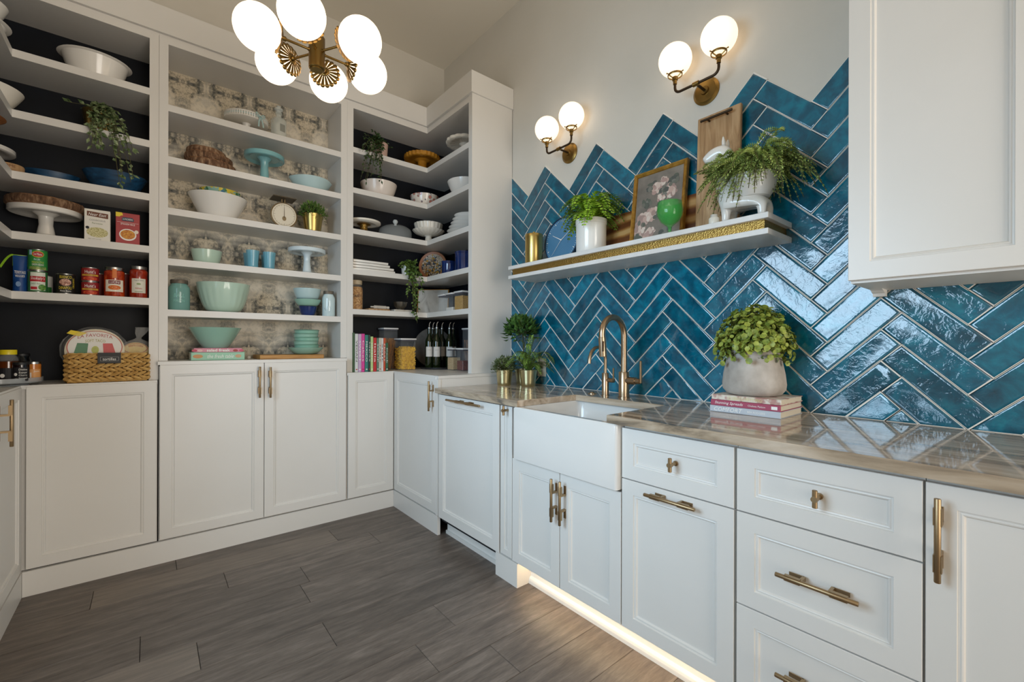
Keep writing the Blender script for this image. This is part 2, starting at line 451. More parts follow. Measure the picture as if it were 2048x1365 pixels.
# right corner unit
rc = thing('corner_shelving', 'white L-shaped corner shelves with navy back beside the teal tile wall', 'shelving', (1.55, 3.2, .985))
for z in SIDE_Z: wb(Lshelf(1.09, 2.485, XS+.001, YS+.001, XK, YK, z-ST, z), 'shelf', m_cab, rc)
wb(MB().box(1.09, YK, .985, XK+.02, YK+.02, 2.87).box(XK, WEND+.005, .985, XK+.02, YK, 2.87), 'back_panel', m_navy, rc)
wb(MB().box(1.0135+.0415, YS, .985, 1.097, YS+.03, 2.865), 'stile', m_cab, rc)
wb(MB().box(1.06, YS+.03, .985, 1.09, YK, 2.865), 'side_panel', m_cab, rc)
wb(MB().box(XS, WEND, .985, XR-.004, WEND+.0405, 2.877), 'end_panel', m_cab, rc)
wb(Lshelf(1.097, WEND+.04, XS, YS, XS+.03, YS+.03, ZT, 2.865), 'top_rail', m_cab, rc)
wb(Lshelf(1.09, WEND+.04, XS+.03, YS+.03, XK, YK, ZT+.001, ZT+.02), 'soffit', m_cab, rc)
# left corner unit
lc = thing('corner_shelving', 'white L-shaped corner shelves with navy back holding cans and jars', 'shelving', (-.5, 3.2, .985))
for z in SIDE_Z: wb(Lshelf(XKL, LEND+.03, XSL-.001, YS+.001, .007, YK, z-ST, z, True), 'shelf', m_cab, lc)
wb(MB().box(XKL-.02, YK, .985, .01, YK+.02, 2.87).box(XKL-.02, LEND, .985, XKL, YK, 2.87), 'back_panel', m_navy, lc)
wb(MB().box(0, YS, .985, .0395, YS+.03, 2.865), 'stile', m_cab, lc)
wb(MB().box(.007, YS+.03, .985, .035, YK, 2.865), 'side_panel', m_cab, lc)
wb(MB().box(XL+.004, LEND-.01, .985, XSL, LEND+.03, 2.877), 'end_panel', m_cab, lc)
wb(Lshelf(XSL-.03, LEND+.03, XSL, YS, 0, YS+.03, ZT, 2.865, True), 'top_rail', m_cab, lc)
wb(Lshelf(XKL, LEND+.03, XSL-.03, YS+.03, .007, YK, ZT+.001, ZT+.02, True), 'soffit', m_cab, lc)
# middle unit
mc = thing('shelving_unit', 'white middle shelving unit lined with mirrored grey floral wallpaper', 'shelving', (.547, 3.2, 1.086))
for z in MID_Z: wb(MB().box(.08, YS+.001, z-ST, 1.013, YK-.002, z), 'shelf', m_cab, mc)
wb(MB().box(.05, YK-.002, 1.086, 1.04, YK+.02, 2.86), 'wallpaper_panel', m_wp, mc)
wb(MB().box(.0405, YS, 1.086, .08, YS+.03, 2.865).box(.045, YS+.03, 1.086, .08, YK-.002, 2.865), 'stile', m_cab, mc)
wb(MB().box(1.013, YS, 1.086, 1.0545, YS+.03, 2.865).box(1.013, YS+.03, 1.086, 1.05, YK-.002, 2.865), 'stile', m_cab, mc)
wb(MB().box(.08, YS, ZT, 1.013, YS+.03, 2.865), 'top_rail', m_cab, mc)
wb(MB().box(.08, YS+.03, ZT+.001, 1.013, YK-.002, ZT+.02), 'soffit', m_cab, mc)
# crown board running over all three
cr = MB()
o_ = .013
cr.box(XL, YS-o_, 2.877, XR, YB-.002, 3.022)
cr.box(XS-o_, WEND-o_, 2.877, XR-.002, YS-o_, 3.022)
cr.box(XL+.002, LEND-.02, 2.877, XSL+o_, YS-o_, 3.022)
structure(cr.build('trim_1', m_cab))
st = MB().box(XL, YS+.004, 2.8655, XR, YB-.003, 2.8765).box(XS+.004, WEND+.004, 2.8655, XR-.003, YS, 2.8765).box(XL+.003, LEND, 2.8655, XSL-.004, YS, 2.8765)
structure(st.build('trim_2', m_cab))

# ------------------------------------------------------------------ cabinet fronts
mpB = flatmap((0, YD, 0), (1, 0, 0), (0, 0, 1), (0, -1, 0))    # u = X
mpR = flatmap((XD, 0, 0), (0, -1, 0), (0, 0, 1), (-1, 0, 0))   # u = -Y
mpL = flatmap((XDL, 0, 0), (0, 1, 0), (0, 0, 1), (1, 0, 0))    # u = Y
def front(name, mp, u0, v0, u1, v1, parent, mg=.051, t=.019):
    rings = [(0, -t), (0, -.0012), (.0012, 0), (mg, 0), (mg+.0012, -.004), (mg+.005, -.0045), (mg+.0075, -.0035), (mg+.0105, -.0045), (mg+.0135, -.0095)]
    v = []; f = []
    for d, h in rings: v += [mp(u0+d, v0+d, h), mp(u1-d, v0+d, h), mp(u1-d, v1-d, h), mp(u0+d, v1-d, h)]
    for k_ in range(len(rings)-1):
        for i in range(4): j = (i+1) % 4; f.append((4*k_+i, 4*k_+j, 4*k_+4+j, 4*k_+4+i))
    f.append((3, 2, 1, 0))
    d_ = wb(MB().add(v, f), name, m_cab, parent)
    e = rings[-1][0]
    wb(p_rect(mp, u0+e, v0+e, u1-e, v1-e, -.0095), 'panel', m_cab, d_)
    return d_
def mbox(mb, mp, u0, v0, d0, u1, v1, d1):
    c = [mp(u, v, d) for d in (d0, d1) for v in (v0, v1) for u in (u0, u1)]
    return mb.add(c, [(0, 2, 3, 1), (4, 5, 7, 6), (0, 1, 5, 4), (2, 6, 7, 3), (0, 4, 6, 2), (1, 3, 7, 5)])
def pull(mp, u, v, parent, L=.186, vert=True, name='handle'):
    mb = MB(); P = (lambda a, b, d: mp(u+b, v+a, d)) if vert else (lambda a, b, d: mp(u+a, v+b, d))
    mb.tube([P(-L/2, 0, .034), P(-L/2+.001, 0, .034), P(L/2-.001, 0, .034), P(L/2, 0, .034)], [.0055, .0062, .0062, .0055], 10)
    for s in (-1, 1):
        def bx_(a0, b0, d0, a1, b1, d1):
            c = [P(a, b, d) for d in (d0, d1) for b in (b0, b1) for a in (a0, a1)]
            mb.add(c, [(0, 2, 3, 1), (4, 5, 7, 6), (0, 1, 5, 4), (2, 6, 7, 3), (0, 4, 6, 2), (1, 3, 7, 5)])
        a = s*.033
        bx_(a-.004, -.006, 0, a+.004, .006, .032)
        bx_(min(a, a+s*.038), -.0075, .0255, max(a, a+s*.038), .0075, .0295)
        bx_(min(a, a+s*.038), -.0075, .0295, max(a, a+s*.038), -.0055, .0375)
        bx_(min(a, a+s*.038), .0055, .0295, max(a, a+s*.038), .0075, .0375)
        bx_(min(a, a+s*.036), -.006, 0, max(a, a+s*.036), .006, .003)
    return wb(mb, name, m_brass, parent)
def knob(mp, u, v, parent):
    mb = MB()
    mb.tube([mp(u, v-.0235, .03), mp(u, v-.0225, .03), mp(u, v+.0225, .03), mp(u, v+.0235, .03)], [.0055, .0065, .0065, .0055], 10)
    mb.tube([mp(u, v, -.0085), mp(u, v, -.003), mp(u, v, -.0029), mp(u, v, .03)], [.009, .009, .0055, .0055], 10)
    mb.tube([mp(u, v, .0215), mp(u, v, .0385)], .008, 10)
    return wb(mb, 'knob', m_brass, parent)
GAP = .0205
def cabinet(label, loc): return thing('base_cabinet', label, 'cabinet', loc)
# left run
c = cabinet('white base cabinet under the left corner shelves with a tall bronze bar pull', (-.64, 2.7, 0))
wb(MB().box(XL+.004, LEND, .118, XDL-GAP, YD+.002, .966), 'body', m_cab, c)
d = front('door', mpL, 2.558, .126, 3.006, .976, c); pull(mpL, 2.604, .865, d)
front('door', mpL, LEND+.004, .126, 2.553, .976, c)
wb(MB().box(XL+.003, LEND, .967, XDL-.004, YD+.0035, .985), 'top', m_cab, c)
# back left
c = cabinet('white single-door base cabinet below the tortilla basket', (-.2, 3.2, 0))
wb(MB().box(XDL-GAP+.001, YD+GAP+.003, .118, .036, YB-.03, .966), 'body', m_cab, c)
front('door', mpB, -.440, .126, .032, .977, c)
wb(MB().box(XL+.003, YD+.004, .967, .036, YB-.03, .985), 'top', m_cab, c)
# back middle
c = cabinet('white two-door base cabinet under the wallpapered shelves', (.54, 3.2, 0))
wb(MB().box(.042, YD+GAP, .118, 1.036, YB-.03, 1.06), 'body', m_cab, c)
d = front('door', mpB, .046, .126, .5395, 1.066, c); pull(mpB, .512, .952, d)
d = front('door', mpB, .5425, .126, 1.034, 1.066, c); pull(mpB, .569, .948, d)
wb(MB().box(.037, YD+.004, 1.0665, 1.040, YB-.03, 1.085), 'top', m_cab, c)
# right corner
c = cabinet('white corner base cabinet with two hinged doors below the cookbooks', (1.6, 3.1, 0))
wb(MB().box(1.042, YD+GAP, .118, 2.012, YB-.03, .966).box(XD+GAP, 2.384, .118, 2.012, YD+GAP, .966), 'body', m_cab, c)
front('door', mpB, 1.047, .126, 1.3745, .978, c)
d = front('door', mpR, -3.011, .126, -2.408, .978, c); pull(mpR, -2.438, .858, d)
wb(MB().box(XD, 2.381, .12, XD+.0205, 2.4055, .966), 'filler_strip', m_cab, c)
wb(Lshelf(1.0405, 2.381, XD+.003, YD+.004, 2.012, YB-.03, .967, .985), 'top', m_cab, c)
# base boards
def board(poly, name):
    mb = MB().prism(poly, 0, .117, lambda a, b, d: (a, b, d))
    return structure(mb.build(name, m_cab))
board([(-.451, YD), (1.376, YD), (1.376, YD+.02), (-.451, YD+.02)], 'baseboard_back')
board([(XD, 2.384), (XD+.02, 2.384), (XD+.02, YD+.02), (XD, YD+.02)], 'baseboard_right')
board([(XDL-.02, LEND), (XDL, LEND), (XDL, YD+.02), (XDL-.02, YD+.02)], 'baseboard_left')
# dishwasher
c = thing('dishwasher', 'panel-front dishwasher with a horizontal bronze pull beside the corner cabinet', 'dishwasher', (1.7, 2.07, 0))
wb(MB().box(XD+.025, 1.768, .09, 2.0, 2.374, .872), 'body', m_dark, c)
d = front('door', mpR, -2.373, .118, -1.766, .8745, c, mg=.053, t=.022); pull(mpR, -2.062, .856, d, L=.34, vert=False)
tk = wb(MB().box(1.446, 1.795, .0, 1.46, 2.378, .116), 'toe_kick', m_cab, c); wb(MB().box(1.434, 1.795, 0, 1.446, 2.378, .02), 'shoe_moulding', m_cab, tk)
# narrow pull-out
c = cabinet('slim white pull-out cabinet with a small T-knob between dishwasher and sink', (1.7, 1.71, 0))
wb(MB().box(XD+GAP, 1.664, .118, 2.0, 1.757, .878), 'body', m_cab, c)
d = front('pull_out', mpR, -1.754, .126, -1.664, .8745, c, mg=.03); knob(mpR, -1.694, .856, d)
wb(MB().box(XD, 1.622, 0, 1.47, 1.793, .117), 'plinth_block', m_cab, c)
# sink cabinet
c = cabinet('white two-door cabinet under the apron sink', (1.7, 1.34, 0))
wb(MB().box(XD+GAP, 1.016, .118, 2.0, 1.661, .62), 'body', m_cab, c)
d = front('door', mpR, -1.6605, .122, -1.339, .624, c); pull(mpR, -1.356, .507, d)
d = front('door', mpR, -1.336, .122, -1.0165, .624, c); pull(mpR, -1.305, .507, d)
# bin cabinet
c = cabinet('white cabinet with one small drawer above a tall pull-out bin front', (1.7, .806, 0))
wb(MB().box(XD+GAP, .598, .118, 2.0, 1.0145, .882), 'body', m_cab, c)
d = front('drawer', mpR, -1.0125, .683, -.6005, .870, c); knob(mpR, -.797, .779, d)
d = front('door', mpR, -1.0125, .122, -.6005, .679, c); pull(mpR, -.801, .656, d, vert=False)
# drawer stack
c = cabinet('white three-drawer base cabinet right of the bin cabinet', (1.7, .384, 0))
wb(MB().box(XD+GAP, .174, .118, 2.0, .5965, .882), 'body', m_cab, c)
d = front('drawer', mpR, -.5925, .683, -.1765, .870, c); knob(mpR, -.381, .779, d)
d = front('drawer', mpR, -.5925, .403, -.1765, .679, c); pull(mpR, -.3805, .547, d, vert=False)
d = front('drawer', mpR, -.5925, .122, -.1765, .399, c); pull(mpR, -.3805, .268, d, vert=False)
# right-hand cabinet
c = cabinet('white base cabinet with a vertical bronze pull next to the drawer stack', (1.7, -.1, 0))
wb(MB().box(XD+GAP, -.6, .118, 2.0, .1725, .882), 'body', m_cab, c)
d = front('door', mpR, -.1715, .122, .27, .870, c); pull(mpR, -.148, .752, d)
front('door', mpR, .274, .122, .60, .870, c)
# recessed toe kick with its light strip
tk = MB().box(1.468, -.6, 0, 1.484, 1.6218, .117)
pr = [(1.468, .0), (1.468, .032), (1.462, .030), (1.456, .024), (1.453, .015), (1.452, 0)]
tk.prism(pr, -.6, 1.6218, lambda a, b, d: (a, d, b))
structure(tk.build('baseboard_sink', m_cab))
lsm = mat('led_diffuser', '#fff1da', .5, emit='#ffe2b8', estr=16)
led = tag(MB().box(1.412, -.55, .1125, 1.424, 1.60, .1178).build('light_strip', lsm, None, (0, 0, 0)), 'warm light strip hidden under the sink and drawer cabinets', 'light strip')

# ------------------------------------------------------------------ stone worktop
def m_stone_():
    m = mat('quartzite', '#b5a492', .06, spec=.42); t = NT(m)
    c = t.coord('Object', (7, 1.0, 7), (0, 0, .07)); n = t.noise(c, 2.2, 9, .6, 1.0)
    r = t.ramp([(.30, '#5c5852'), (.38, '#94836f'), (.46, '#b5a28b'), (.58, '#c9b8a4'), (.75, '#d9ccbc')]); t.link(n, 0, r, 0)
    c2 = t.coord('Object', (1, .25, 1)); n2 = t.noise(c2, 9, 6, .6); r2 = t.ramp([(.35, '#b9b4ae'), (.6, '#ffffff')]); t.link(n2, 0, r2, 0)
    mx = t.new('MixRGB', blend_type='MULTIPLY'); mx.inputs[0].default_value = .6; t.link(r, 0, mx, 1); t.link(r2, 0, mx, 2); t.base(mx)
    return m
m_stone = m_stone_()
ZW = .914
poly = [(1.353, 2.379), (1.353, 1.598), (1.766, 1.598), (1.766, 1.072), (1.353, 1.066), (1.353, -.62), (2.0245, -.62), (2.0245, 2.4495), (1.385, 2.4495), (1.385, 2.379)]
poly = [(1.353, 2.379), (1.353, 1.598), (1.766, 1.598), (1.766, 1.072), (1.353, 1.066), (1.353, -.62), (2.0245, -.62), (2.0245, 2.379)]
bm = bmesh.new()
vs1 = [bm.verts.new((x, y, .8835)) for x, y in poly]; f_ = bm.faces.new(vs1)
r_ = bmesh.ops.extrude_face_region(bm, geom=[f_]); bmesh.ops.translate(bm, verts=[e for e in r_['geom'] if isinstance(e, bmesh.types.BMVert)], vec=(0, 0, ZW-.8835))
bmesh.ops.recalc_face_normals(bm, faces=bm.faces)
top_e = [e for e in bm.edges if all(abs(v.co.z-ZW) < 1e-5 for v in e.verts)]
bmesh.ops.bevel(bm, geom=top_e, offset=.003, segments=2, profile=.5, affect='EDGES')
bmesh.ops.triangulate(bm, faces=[f for f in bm.faces if len(f.verts) > 4])
wt = MB().bm(bm).build('worktop', m_stone); tag(wt, 'polished grey-brown streaked stone worktop around the apron sink', 'worktop')

# ------------------------------------------------------------------ apron sink
m_fire = mat('fireclay', '#dddad5', .12, coat=.4)
sk = MB()
def rrect(x0, y0, x1, y1, r, n=5):
    out = []
    for cx, cy, a in ((x1-r, y1-r, 0), (x0+r, y1-r, PI/2), (x0+r, y0+r, PI), (x1-r, y0+r, 1.5*PI)):
        for i in range(n+1): out.append((cx+r*math.cos(a+i*PI/2/n), cy+r*math.sin(a+i*PI/2/n)))
    return out
SX0, SY0, SX1, SY1 = 1.352, 1.019, 1.83, 1.6285
loops = [(rrect(SX0, SY0, SX1, SY1, .012), .634), (rrect(SX0, SY0, SX1, SY1, .012), .876), (rrect(SX0+.005, SY0+.005, SX1-.005, SY1-.005, .012), .8825),
         (rrect(SX0+.030, SY0+.030, SX1-.03, SY1-.03, .03), .8825), (rrect(SX0+.034, SY0+.034, SX1-.034, SY1-.034, .03), .876),
         (rrect(SX0+.04, SY0+.04, SX1-.04, SY1-.04, .03), .68), (rrect(SX0+.07, SY0+.07, SX1-.07, SY1-.07, .03), .664)]
v = []; f = []
for lp, z in loops: v += [(a, b, z) for a, b in lp]
n = len(loops[0][0])
for k_ in range(len(loops)-1):
    for i in range(n): j = (i+1) % n; f.append((k_*n+i, k_*n+j, (k_+1)*n+j, (k_+1)*n+i))
f.append(tuple(range(n-1, -1, -1))); f.append(tuple((len(loops)-1)*n+i for i in range(n)))
sko = thing('apron_sink', 'white fireclay apron-front sink set into the stone worktop', 'sink', (1.6, 1.32, .634))
wb(sk.add(v, f, True), 'basin', m_fire, sko)
wb(MB().lathe([(0, .667), (.04, .667), (.043, .6645)], 24, (1.62, 1.32, 0)), 'drain', m_brass, sko)

# ------------------------------------------------------------------ wall cabinet at upper right
XU = 1.70
uc = thing('wall_cabinet', 'white wall cabinet with framed doors hung over the tiles', 'cabinet', (1.87, .1, 1.38))
mpU = flatmap((XU, 0, 0), (0, -1, 0), (0, 0, 1), (-1, 0, 0))
wb(MB().box(XU+GAP, -.6, 1.379, XR-.011, .390, 2.90), 'body', m_cab, uc)
front('door', mpU, -.393, 1.387, .008, 2.896, uc, mg=.054)
front('door', mpU, .012, 1.387, .41, 2.896, uc, mg=.054)
lr = MB()
pr = [(XU+.06, 1.379), (XU+.06, 1.362), (XU+.075, 1.352), (XR-.03, 1.352), (XR-.03, 1.366), (XR-.012, 1.366), (XR-.012, 1.379)]
pr = [(1.93, 1.379), (2.0, 1.379), (2.012, 1.379), (2.012, 1.356), (1.985, 1.356), (1.979, 1.366), (1.965, 1.369), (1.955, 1.3745)]
lr.prism(pr, .352, .386, lambda a, b, d: (a, d, b))
wb(lr, 'light_rail_bracket', m_cab, uc)

# ------------------------------------------------------------------ floating shelf
def m_hammer_():
    m = mat('hammered_brass', '#ab8a4c', .42, 1); t = NT(m)
    c = t.coord('Object'); v_ = t.new('TexVoronoi'); v_.inputs['Scale'].default_value = 170; t.link(c, 0, v_, 'Vector'); t.bump(v_, 0, .5, .003)
    return m
m_hammer = m_hammer_()
m_shelfw = nmat('white_shelf_stone', [(.35, '#d6d4d0'), (.65, '#e4e2df')], 6, rough=.3)
fs_ = thing('floating_shelf', 'long white floating shelf with a hammered brass band on the tile wall', 'shelf', (1.9, 1.42, 1.6))
FX, FY0, FY1 = 1.775, .653, 2.188
wb(MB().rbox(FX, FY0, 1.600, XR-.008, FY1, 1.622, .0015), 'lower_slab', m_shelfw, fs_)
wb(MB().rbox(FX, FY0, 1.660, XR-.008, FY1, 1.682, .0015), 'upper_slab', m_shelfw, fs_)
wb(MB().box(FX+.02, FY0+.02, 1.622, XR-.008, FY1-.02, 1.660), 'brass_band', m_hammer, fs_)

# ================================================================== shapes for the things on the shelves
m_white = mat('white_ceramic', '#e9e6e0', .18, coat=.3)
m_cream = nmat('cream_ceramic', [(.35, '#e2dccf'), (.65, '#ece7dd')], 5, rough=.25)
m_mint = mat('jadeite', '#bdd6c4', .15, coat=.3)
m_mintd = mat('sea_green_glaze', '#97bfad', .18, coat=.3)
m_aqua = mat('aqua_ceramic', '#7fb4b8', .18, coat=.3)
m_paleblue = mat('pale_blue_ceramic', '#b9d2d4', .16, coat=.4)
m_milk = mat('milk_glass', '#d5e4ea', .12, coat=.4)
m_bluewood = nmat('blue_stained_wood', [(.3, '#0c2a44'), (.7, '#1d5077')], 4, rough=.4, stretch=(2, 14, 14))
m_bark = nmat('bark', [(.3, '#3f2c1e'), (.5, '#6f5039'), (.72, '#a88a6c')], 70, rough=.9, bump=.6, bdist=.004, stretch=(1, 1, .3))
m_slice = nmat('sawn_wood', [(.3, '#7a4a26'), (.7, '#b07a45')], 20, rough=.7)
m_walnut = nmat('warm_wood', [(.3, '#6b3f1f'), (.7, '#a66a35')], 5, rough=.45, stretch=(1.5, 10, 10))
m_oak = nmat('honey_wood', [(.3, '#8f6a45'), (.5, '#b08a60'), (.72, '#c6a37a')], 5, rough=.5, stretch=(9, 9, 1.2), dist=.6)
m_mustard = nmat('mustard_glaze', [(.3, '#a06a1c'), (.7, '#c98f2e')], 10, rough=.25, coat=.3)
m_navyg = nmat('cobalt_glaze', [(.3, '#10204a'), (.7, '#1f3a7a')], 8, rough=.1, coat=.5)
m_glass = mat('clear_glass', '#eef3f0', .02, trans=1, ior=1.45)
m_clear = mat('clear_plastic', '#f2f5f6', .05, alpha=.06)
m_glassb = mat('turquoise_glass', '#7fc0d4', .04, alpha=.62)
m_glassj = mat('aqua_jar_glass', '#7fb2aa', .05, alpha=.78)
m_glassg = mat('emerald_glass', '#3fae4c', .04, alpha=.45)
m_bottle = mat('dark_olive_glass', '#1a2410', .06, coat=.6)
m_lidw = mat('white_lid', '#e8e6e3', .3)
m_seal = mat('grey_seal', '#4a4a55', .5)
m_paper = mat('page_paper', '#d9d0bd', .85)
m_steel = mat('pewter', '#8d8981', .3, 1)
m_tin = mat('tin', '#b9b7b2', .3, 1)
m_black = mat('matt_black', '#17181a', .5)
m_zinc = nmat('zinc_lid', [(.3, '#5d554c'), (.7, '#857b6e')], 30, rough=.55, metal=.6)
m_slate = nmat('grey_stone_board', [(.3, '#4a443d'), (.7, '#6d655c')], 14, rough=.6)
m_marble = nmat('veined_marble', [(.32, '#8f887d'), (.45, '#c2bbb0'), (.7, '#d6d0c6')], 9, rough=.3, dist=1.2)
m_soil = mat('soil', '#2b2118', .9)
m_txtw = mat('print_white', '#f2efe9', .6); m_txtk = mat('print_black', '#15151a', .6); m_txty = mat('print_yellow', '#e9cf3a', .6)
m_red = mat('print_red', '#b3202a', .5); m_green = mat('print_green', '#2f7a35', .5); m_txtg = mat('print_grey', '#6d6d70', .6)
def cm(hexc, r=.5): return mat('print_'+hexc.strip('#'), hexc, r)
def lmat(name, a, b, rough=.5):
    if name in MATS: return MATS[name]
    m = mat(name, a, rough); t = NT(m); c = t.coord('Object'); n = t.noise(c, 38, 2); r = t.ramp([(.38, a), (.62, b)]); t.link(n, 0, r, 0); t.base(r)
    return m
m_leafd = lmat('leaf_dark', '#22381a', '#3e5c2c'); m_leafm = lmat('leaf_mid', '#3c5a26', '#6f8d3c'); m_leafl = lmat('leaf_light', '#6f9c22', '#a8cf3a')
m_leafv = lmat('leaf_variegated', '#4a6335', '#93a176'); m_leafo = lmat('leaf_olive', '#6b7d2c', '#a3ad4c'); m_leafa = lmat('leaf_feathery', '#869c4c', '#c2d17c')
m_stem = mat('plant_stem', '#4d4a26', .7)

def shell(prof, t):
    """closed wall from an outer profile (foot centre out to the rim)"""
    inner = [(max(r-t, 0), z if i == len(prof)-1 else z+t) for i, (r, z) in enumerate(prof)]
    inner = [(r, z) for r, z in inner if r > 0]
    return prof+inner[::-1]+[(0, prof[0][1]+t)]
def bp(R, h, rf, p=.5, n=9, foot=0):
    out = [(0, 0), (rf, 0)]
    if foot: out += [(rf, foot)]
    for i in range(1, n+1):
        k = i/n; out.append((rf+(R-rf)*k**p, foot+(h-foot)*k))
    return out
def rim(prof, R, h, lip=.012, t=.006):
    return prof+[(R+lip, h+.002), (R+lip+.003, h+t*.6), (R+lip, h+t)]
def one(mb, name, m, loc, label, cat, rz=0, group=None):
    o = mb.build(name, m, None, loc); o.rotation_euler = (0, 0, rz); return tag(o, label, cat, group)
def bowl(name, label, loc, R, h, rf, m, p=.5, t=.005, wob=None, sx=1, sy=1, rz=0, lip=0, foot=0, n=40, group=None):
    pr = bp(R, h, rf, p, 10, foot)
    if lip: pr = rim(pr, R, h, lip)
    return one(MB().lathe(shell(pr, t), n, wob=wob, sx=sx, sy=sy), name, m, loc, label, 'bowl', rz, group)
def stand(name, label, loc, R, H, m, foot=.06, stem=.018, drop=.012, wob=None, stem_m=None, neck=.5, lipup=.006, n=44, group=None, rz=0):
    """cake stand: trumpet foot, stem, flat plate"""
    t = thing(name, label, 'cake stand', loc, rz, group)
    pf = [(0, 0), (foot, 0), (foot, .004), (foot*.85, .010), (foot*.5, .022), (stem*1.15, H*.35), (stem, H*neck), (stem*1.1, H*.8), (stem*1.9, H-.012), (0, H-.011)]
    MB().lathe(pf, 28).build('pedestal', stem_m or m, t)
    pp = [(0, H-.012), (R*.72, H-.012), (R*.74, H-.014), (R-.006, H-drop-.004), (R, H-drop), (R, H+lipup), (R-.005, H+lipup), (R-.008, H), (0, H)]
    MB().lathe(pp, n, wob=wob).build('plate', m, t)
    return t
def scallop(k, a=.03): return lambda an, i: 1+a*abs(math.sin(k*an/2))-a/2
# ---------------- foliage
def leaf(mb, b, d, L, w, up=None, cup=.25):
    b, d = Vector(b), Vector(d).normalized(); up = Vector(up) if up is not None else Vector((random.uniform(-.4, .4), random.uniform(-.4, .4), 1))
    s = d.cross(up)
    if s.length < 1e-4: s = d.cross(Vector((1, .2, .1)))
    s.normalize(); n = s.cross(d).normalized()
    m_ = b+d*(L*.45)-n*(w*cup); t = b+d*L
    mb.add([b, b+d*(L*.45)+s*(w/2), t, b+d*(L*.45)-s*(w/2), m_], [(0, 4, 2, 1), (0, 3, 2, 4)], True)
def rleaf(mb, b, d, r):                                       # small round leaf
    b, d = Vector(b), Vector(d).normalized(); a = d.cross(Vector((random.uniform(-1, 1), random.uniform(-1, 1), random.uniform(-1, 1))))
    a.normalize(); c = a.cross(d)
    n = 6; mb.add([b-d*r*.25]+[b+(a*math.cos(2*PI*i/n)+c*math.sin(2*PI*i/n))*r for i in range(n)], [(0, 1+i, 1+(i+1) % n) for i in range(n)], True)
def bez(p0, p1, p2, p3, n):
    P = [Vector(p) for p in (p0, p1, p2, p3)]; out = []
    for i in range(n+1):
        t = i/n; q = 1-t; out.append(P[0]*q**3+P[1]*3*q*q*t+P[2]*3*q*t*t+P[3]*t**3)
    return out
def vines(par, paths, m, L=.026, w=.014, per=2, spread=.6, stem=.0012, seed=1, name='trailing_stems'):
    rd = random.Random(seed); ml, ms = MB(), MB()
    for path in paths:
        ms.tube(path, stem, 5)
        for i in range(1, len(path)):
            d = (path[i]-path[i-1]).normalized()
            for k in range(per):
                v = Vector((rd.uniform(-1, 1), rd.uniform(-1, .6), rd.uniform(-.5, .7))); v = (v*spread+d*.55).normalized()
                leaf(ml, path[i-1].lerp(path[i], rd.random()), v, L*rd.uniform(.7, 1.2), w*rd.uniform(.8, 1.2), (rd.uniform(-.5, .5), -1, rd.uniform(0, 1)))
    s = ms.build(name, m_stem, par); f = ml.build('leaves', m, s, kind='stuff'); return f
def frond(ml, ms, b, az, L, rise, droop, pw, n=16, seed=0, pl=.3, fwd=.45, curl=0):
    d = Vector((math.cos(az), math.sin(az), 0)); b = Vector(b)
    pts = bez(b, b+d*L*.25+Vector((0, 0, rise)), b+d*L*.7+Vector((0, 0, rise*1.05-droop*.25)), b+d*L+Vector((0, 0, rise*.5-droop)), n)
    ms.tube(pts, [.0016*(1-.7*i/n) for i in range(n+1)], 4, cap=False)
    for i in range(1, n+1):
        t = (pts[i]-pts[i-1]).normalized(); s = t.cross(Vector((0, 0, 1)))
        if s.length < 1e-3: s = d.cross(Vector((0, 0, 1)))
        s.normalize(); k = i/n; l = pl*L*math.sin(PI*min(1, k*.86+.14))**.7
        nn = s.cross(t)
        for sg in (-1, 1): leaf(ml, pts[i], s*sg+t*fwd-nn*0.1, l, pw, nn, .1)
def keep(mbs, xmax, zmin=None, xshelf=None):
    """foliage rests against the wall (and on the shelf) instead of growing into it"""
    for mb in mbs:
        for i, (x, y, z) in enumerate(mb.v):
            x = min(x, xmax-.004*((i*7) % 5)/5)
            if zmin is not None and x > xshelf: z = max(z, zmin)
            mb.v[i] = (x, y, z)
def fern(par, c, n, L, rise, droop, pw, m, seed=1, pl=.3, nn=16, Lr=.25, az=None, name='fronds', xmax=None):
    rd = random.Random(seed); ml, ms = MB(), MB()
    for i in range(n):
        a = (2*PI*i/n+rd.uniform(-.3, .3)) if az is None else rd.uniform(*az)
        k = rd.random()
        frond(ml, ms, (c[0]+rd.uniform(-.012, .012), c[1]+rd.uniform(-.012, .012), c[2]), a, L*(1-Lr*rd.random()), rise*(.45+.9*k), droop*rd.uniform(.4, 1.1)*(1.3-k), pw, nn, pl=pl)
    if xmax: keep((ml, ms), xmax)
    s = ms.build('stems', m_stem, par); return ml.build(name, m, s, kind='stuff')
def tuft(par, c, R, H, n, m, L=.02, w=.010, seed=3, flat=1, rnd=False, name='foliage', stems=True, xmax=None):
    """dome of small leaves on short stems"""
    rd = random.Random(seed); ml, ms = MB(), MB(); c = Vector(c)
    for i in range(n):
        u = rd.random(); a = rd.uniform(0, 2*PI); th = math.acos(1-u*1.12) if u < .9 else rd.uniform(1.4, 1.9)
        v = Vector((math.sin(th)*math.cos(a)*R, math.sin(th)*math.sin(a)*R, math.cos(th)*H)); q = rd.uniform(.62, 1.05)
        p = c+v*q
        if stems and i % 6 == 0: ms.tube([c+v*.05, c+v*q*.6+Vector((0, 0, .01)), p], .0011, 4, cap=False)
        dd = v.normalized()+Vector((rd.uniform(-.7, .7), rd.uniform(-.7, .7), rd.uniform(-.4, .7)))
        if rnd: rleaf(ml, p, dd, L*rd.uniform(.7, 1.15))
        else: leaf(ml, p, dd, L*rd.uniform(.7, 1.3), w*rd.uniform(.8, 1.2))
    if xmax: keep((ml, ms), xmax)
    s = ms.build('stems', m_stem, par) if ms.v else par
    return ml.build(name, m, s, kind='stuff')
